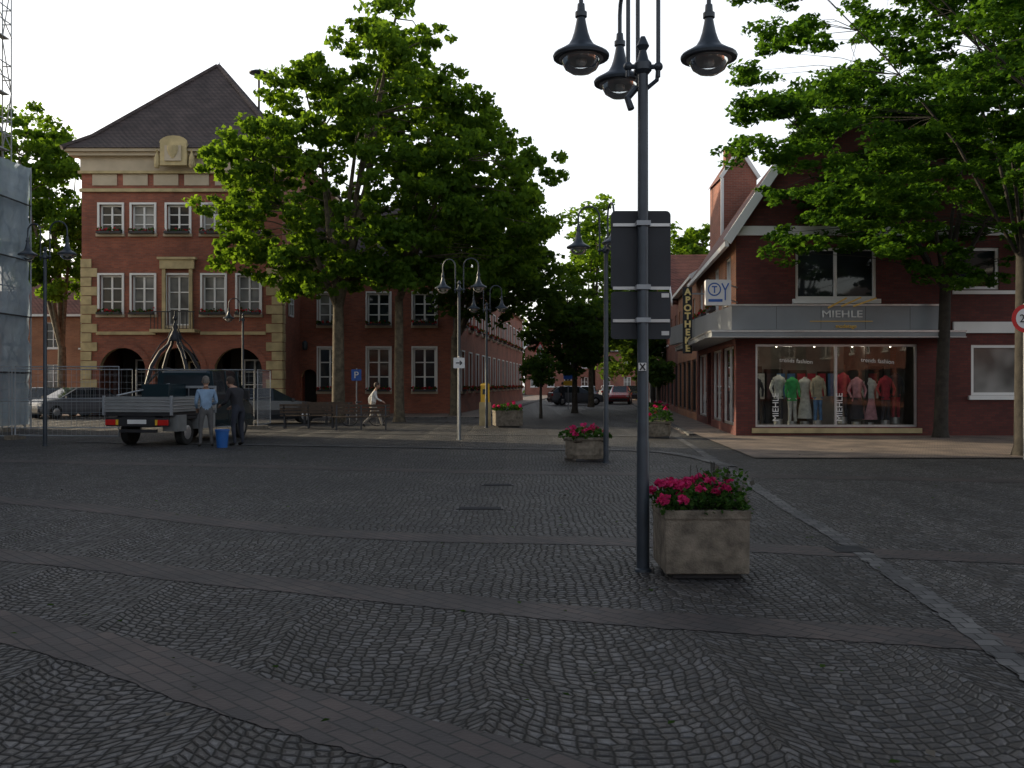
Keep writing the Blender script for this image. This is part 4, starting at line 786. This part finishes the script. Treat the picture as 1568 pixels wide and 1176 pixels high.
def truck(x,y,yaw):
    e=empty('flatbed_truck',(x,y,0),yaw); b=MB()
    loft(b,'pteal',[(2.42,.42,1.18,1.92,.86,.74),(2.5,.4,1.18,1.98,.88,.76),(3.3,.4,1.16,2.02,.9,.77),(4.05,.4,1.12,1.98,.9,.76),(4.75,.38,1.08,1.12,.88,.8),(5.1,.38,.9,.94,.84,.7),(5.25,.42,.7,.72,.78,.66)])
    b.face('g',[(-.66,2.415,1.25),(.66,2.415,1.25),(.62,2.415,1.84),(-.62,2.415,1.84)])
    for sx in (-1,1):
        for yy in (2.47,3.28,4.05): b.beam('pteal',(sx*.865,yy,1.16),(sx*.765,yy,1.97),.05,.07)
        b.box('dark',sx*.99-.09,sx*.99+.09,4.2,4.3,1.15,1.42); b.box('dark',sx*.905-.01,sx*.905+.01,3.28,3.29,.5,1.15)
        wheel(b,sx*.76,.95,.33,.22); wheel(b,sx*.76,4.25,.33,.22)
        b.box('dark',sx*.76-.14,sx*.76+.14,.55,1.4,.68,.76)
        b.box('tail',sx*.72-.14,sx*.72+.14,-.06,.0,.55,.69); b.box('yellow',sx*.54-.03,sx*.54+.03,-.062,.0,.55,.69)
    b.box('dark',-.45,.45,.05,2.4,.5,.78); b.box('dark',-.9,.9,.02,2.38,.78,.88); b.box('dark',-.86,.86,-.03,.05,.52,.74); b.box('white',-.26,.26,-.045,-.03,.58,.69); b.box('dark',-.5,.5,-.02,.1,.36,.44)
    for a in ((-.95,.95,-.02,.02),(-.95,-.91,.02,2.38),(.91,.95,.02,2.38),(-.91,.91,2.34,2.38)): b.box('board',*a,.88,1.27)
    for z in (.96,1.05,1.14,1.21): b.box('alu',-.94,.94,-.032,-.02,z-.012,z+.012); b.box('alu',.95,.962,.05,2.36,z-.012,z+.012); b.box('alu',-.962,-.95,.05,2.36,z-.012,z+.012)
    for sx in (-.93,.93): b.box('galv',sx-.03,sx+.03,-.04,.03,.8,1.3); b.box('galv',sx-.03,sx+.03,2.33,2.4,.8,1.55)
    b.box('galv',-.93,.93,2.34,2.39,1.48,1.55)
    for k in range(6): b.box('galv',-.75+k*.3-.01,-.75+k*.3+.01,2.35,2.38,1.27,1.48)
    b.box('board',.55,.97,.25,.7,.38,.8); b.box('board',.55,.97,1.45,2.3,.4,.8)
    b.box('wood',-.6,.5,.6,1.7,.9,1.2); b.box('pteal',-.6,.2,1.2,2.1,.9,1.6); b.tube('galv',[(-.7,.2,1.3),(-.4,2.3,1.6)],.025,6)
    b.obj('body',e,smooth=30,bevel=.006)
truck(-9.55,24.15,math.radians(-9))
e=empty('bucket',(-7.3,23.85,0)); b=MB(); b.lathe('bucket',(0,0,0),[(.13,0),(.17,.42),(.185,.42),(.185,.46),(.15,.46),(.12,.1)],16); b.tube('dark',[(-.17,0,.43),(-.12,0,.56),(0,0,.6),(.12,0,.56),(.17,0,.43)],.006,5); b.obj('pail',e,smooth=40)
e=empty('bicycle',(gx(556,36),36,0),.3); b=MB()
for cx in (-.52,.52):
    b.tube('tyre',[(cx+.33*math.cos(2*math.pi*k/20),0,.34+.33*math.sin(2*math.pi*k/20)) for k in range(21)],.017,6)
    for k in range(8): b.tube('galv',[(cx,0,.34),(cx+.32*math.cos(math.pi*k/4),0,.34+.32*math.sin(math.pi*k/4))],.003,3)
for p,q in (((-.52,0,.34),(-.15,0,.8)),((-.15,0,.85),(0,0,.32)),((0,0,.32),(.38,0,.8)),((-.15,0,.8),(.38,0,.82)),((.38,0,.95),(.52,0,.34)),((-.52,0,.34),(0,0,.32))): b.tube('dark',[p,q],.018,6)
b.beam('dark',(-.28,0,.9),(-.05,0,.92),.12,.05); b.tube('dark',[(.38,-.25,1.0),(.38,0,.98),(.38,.25,1.0)],.014,6); b.obj('frame_and_wheels',e)
# ------------------------------------------------------------------ people
def person(name,x,y,yaw,J,top,bot,hair,s=1.,female=False):
    e=empty(name,(x,y,0),yaw,s)
    names=list(J['pts'].keys()); idx={n:i for i,n in enumerate(names)}
    rad=dict(pelvis=.15,waist=.135,chest=.165,neckb=.09,neck=.055,head=.06,ls=.085,le=.052,lw=.035,rs=.085,re=.052,rw=.035,lh=.11,lk=.07,la=.045,lt=.04,rh=.11,rk=.07,ra=.045,rt=.04)
    edges=[('pelvis','waist'),('waist','chest'),('chest','neckb'),('neckb','neck'),('neck','head'),('chest','ls'),('ls','le'),('le','lw'),('chest','rs'),('rs','re'),('re','rw'),('pelvis','lh'),('lh','lk'),('lk','la'),('la','lt'),('pelvis','rh'),('rh','rk'),('rk','ra'),('ra','rt')]
    bm=bmesh.new(); L=bm.verts.layers.skin.verify(); vs=[bm.verts.new(J['pts'][n]) for n in names]
    for a,c in edges: bm.edges.new((vs[idx[a]],vs[idx[c]]))
    for n,v in zip(names,vs): v[L].radius=(rad[n]*(.9 if female else 1),rad[n]*.85); v[L].use_root=(n=='pelvis')
    me=bpy.data.meshes.new('tmp'); bm.to_mesh(me); o=bpy.data.objects.new('tmp',me); sc.collection.objects.link(o)
    o.modifiers.new('s','SKIN'); sb=o.modifiers.new('u','SUBSURF'); sb.levels=2; sb.render_levels=2
    dg=bpy.context.evaluated_depsgraph_get(); m2=bpy.data.meshes.new_from_object(o.evaluated_get(dg)); bpy.data.objects.remove(o)
    m2.materials.clear()
    for m_ in (top,bot,'skin','shoe'): m2.materials.append(M[m_])
    P={n:Vector(J['pts'][n]) for n in names}
    reg={}
    for a,c in edges:
        k=0
        if a in('pelvis','lh','rh','lk','rk') : k=1
        if (a,c)==('pelvis','waist'): k=0
        if c in('neck','head'): k=2
        if c in('lt','rt'): k=3
        reg[(a,c)]=k
    for p in m2.polygons:
        c=p.center; bd=1e9;bk=0
        for (a,q),k in reg.items():
            A_,B_=P[a],P[q]; d=B_-A_; t=max(0,min(1,(c-A_).dot(d)/d.length_squared)); D=(c-A_-d*t).length
            if D<bd: bd=D;bk=k
        p.material_index=bk; p.use_smooth=True
    ob=bpy.data.objects.new('clothed_body',m2); sc.collection.objects.link(ob); ob.parent=e
    h=P['head']; b=MB(); c=h+Vector((0,.015,.07))
    b.ball('skin',c,.105,16,.78,.95,1.18)
    b.lathe(hair,(c.x,c.y-.018,c.z+.0),[(.1,-.05),(.112,.0),(.112,.05),(.095,.1),(.055,.132),(.01,.142)],16,.8,.95)
    for sx in (-1,1): b.ball('skin',(c.x+sx*.085,c.y,c.z-.01),.026,8,.4,.8,1.2); b.ball('dark',(c.x+sx*.033,c.y+.09,c.z+.012),.011,6)
    b.lathe('skin',(c.x,c.y+.1,c.z-.035),[(.018,0),(.014,.02),(.007,.045)],6,.8,1.2); b.box('pred',c.x-.022,c.x+.022,c.y+.082,c.y+.092,c.z-.062,c.z-.054)
    for wn,en in (('lw','le'),('rw','re')):
        d=(P[wn]-P[en]).normalized(); w0=P[wn]; side=d.cross(Vector((0,1,0))).normalized() if abs(d.y)<.9 else Vector((1,0,0)); nn=d.cross(side)
        b.tube('skin',[w0-d*.02,w0+d*.04,w0+d*.09],[.026,.034,.03],8)
        for i in range(4):
            o_=(i-1.5)*.017; l=(.07,.08,.075,.06)[i]; p0=w0+d*.085+side*o_; b.tube('skin',[p0,p0+d*l*.5+nn*.006,p0+d*l*.9+nn*.025],[.0095,.009,.007],6)
        p0=w0+d*.03+side*.028; b.tube('skin',[p0,p0+d*.03+side*.02,p0+d*.06+side*.02+nn*.012],[.012,.011,.008],6)
    b.obj('head_and_hands',e,smooth=60)
stand=dict(pts=dict(pelvis=(0,0,.96),waist=(0,.0,1.12),chest=(0,.02,1.34),neckb=(0,.03,1.46),neck=(0,.05,1.53),head=(0,.07,1.6),ls=(-.19,.02,1.41),le=(-.25,.0,1.13),lw=(-.2,.2,.98),rs=(.19,.02,1.41),re=(.26,.02,1.13),rw=(.15,.24,1.08),lh=(-.1,0,.9),lk=(-.13,.03,.5),la=(-.14,-.02,.09),lt=(-.16,.14,.045),rh=(.1,0,.9),rk=(.12,.04,.5),ra=(.14,-.02,.09),rt=(.17,.14,.045)))
lean=dict(pts=dict(pelvis=(0,-.05,.95),waist=(0,.0,1.1),chest=(0,.1,1.31),neckb=(0,.16,1.42),neck=(0,.21,1.48),head=(0,.26,1.52),ls=(-.19,.1,1.37),le=(-.26,.14,1.1),lw=(-.2,.36,1.02),rs=(.19,.1,1.37),re=(.26,.16,1.1),rw=(.18,.38,.98),lh=(-.1,-.03,.9),lk=(-.12,.04,.5),la=(-.14,-.05,.09),lt=(-.16,.12,.045),rh=(.1,-.03,.9),rk=(.12,.02,.5),ra=(.13,-.04,.09),rt=(.15,.13,.045)))
walk=dict(pts=dict(pelvis=(0,0,.93),waist=(0,.02,1.09),chest=(0,.07,1.3),neckb=(0,.09,1.41),neck=(0,.12,1.48),head=(0,.15,1.55),ls=(-.17,.06,1.37),le=(-.2,-.14,1.13),lw=(-.18,-.12,.9),rs=(.17,.06,1.37),re=(.2,.14,1.12),rw=(.16,.34,1.02),lh=(-.09,0,.88),lk=(-.09,.24,.53),la=(-.09,.36,.11),lt=(-.09,.52,.1),rh=(.09,0,.88),rk=(.09,-.05,.48),ra=(.09,-.38,.16),rt=(.09,-.3,.05)))
person('standing_man',-7.72,23.9,math.radians(25),stand,'cloth_b','trous','hairg',1.0)
person('working_man',-7.05,24.35,math.radians(60),lean,'cloth_d','jeans','hairm',1.04)
person('walking_woman',gx(571,34.6),34.6,math.radians(-80),walk,'cloth_w','trous_l','hairm',.95,True)
person('pedestrian',gx(862,70),70,math.radians(10),walk,'cloth_d','jeans','hairm')
print('polys',sum(len(o.data.polygons) for o in sc.objects if o.type=='MESH'))
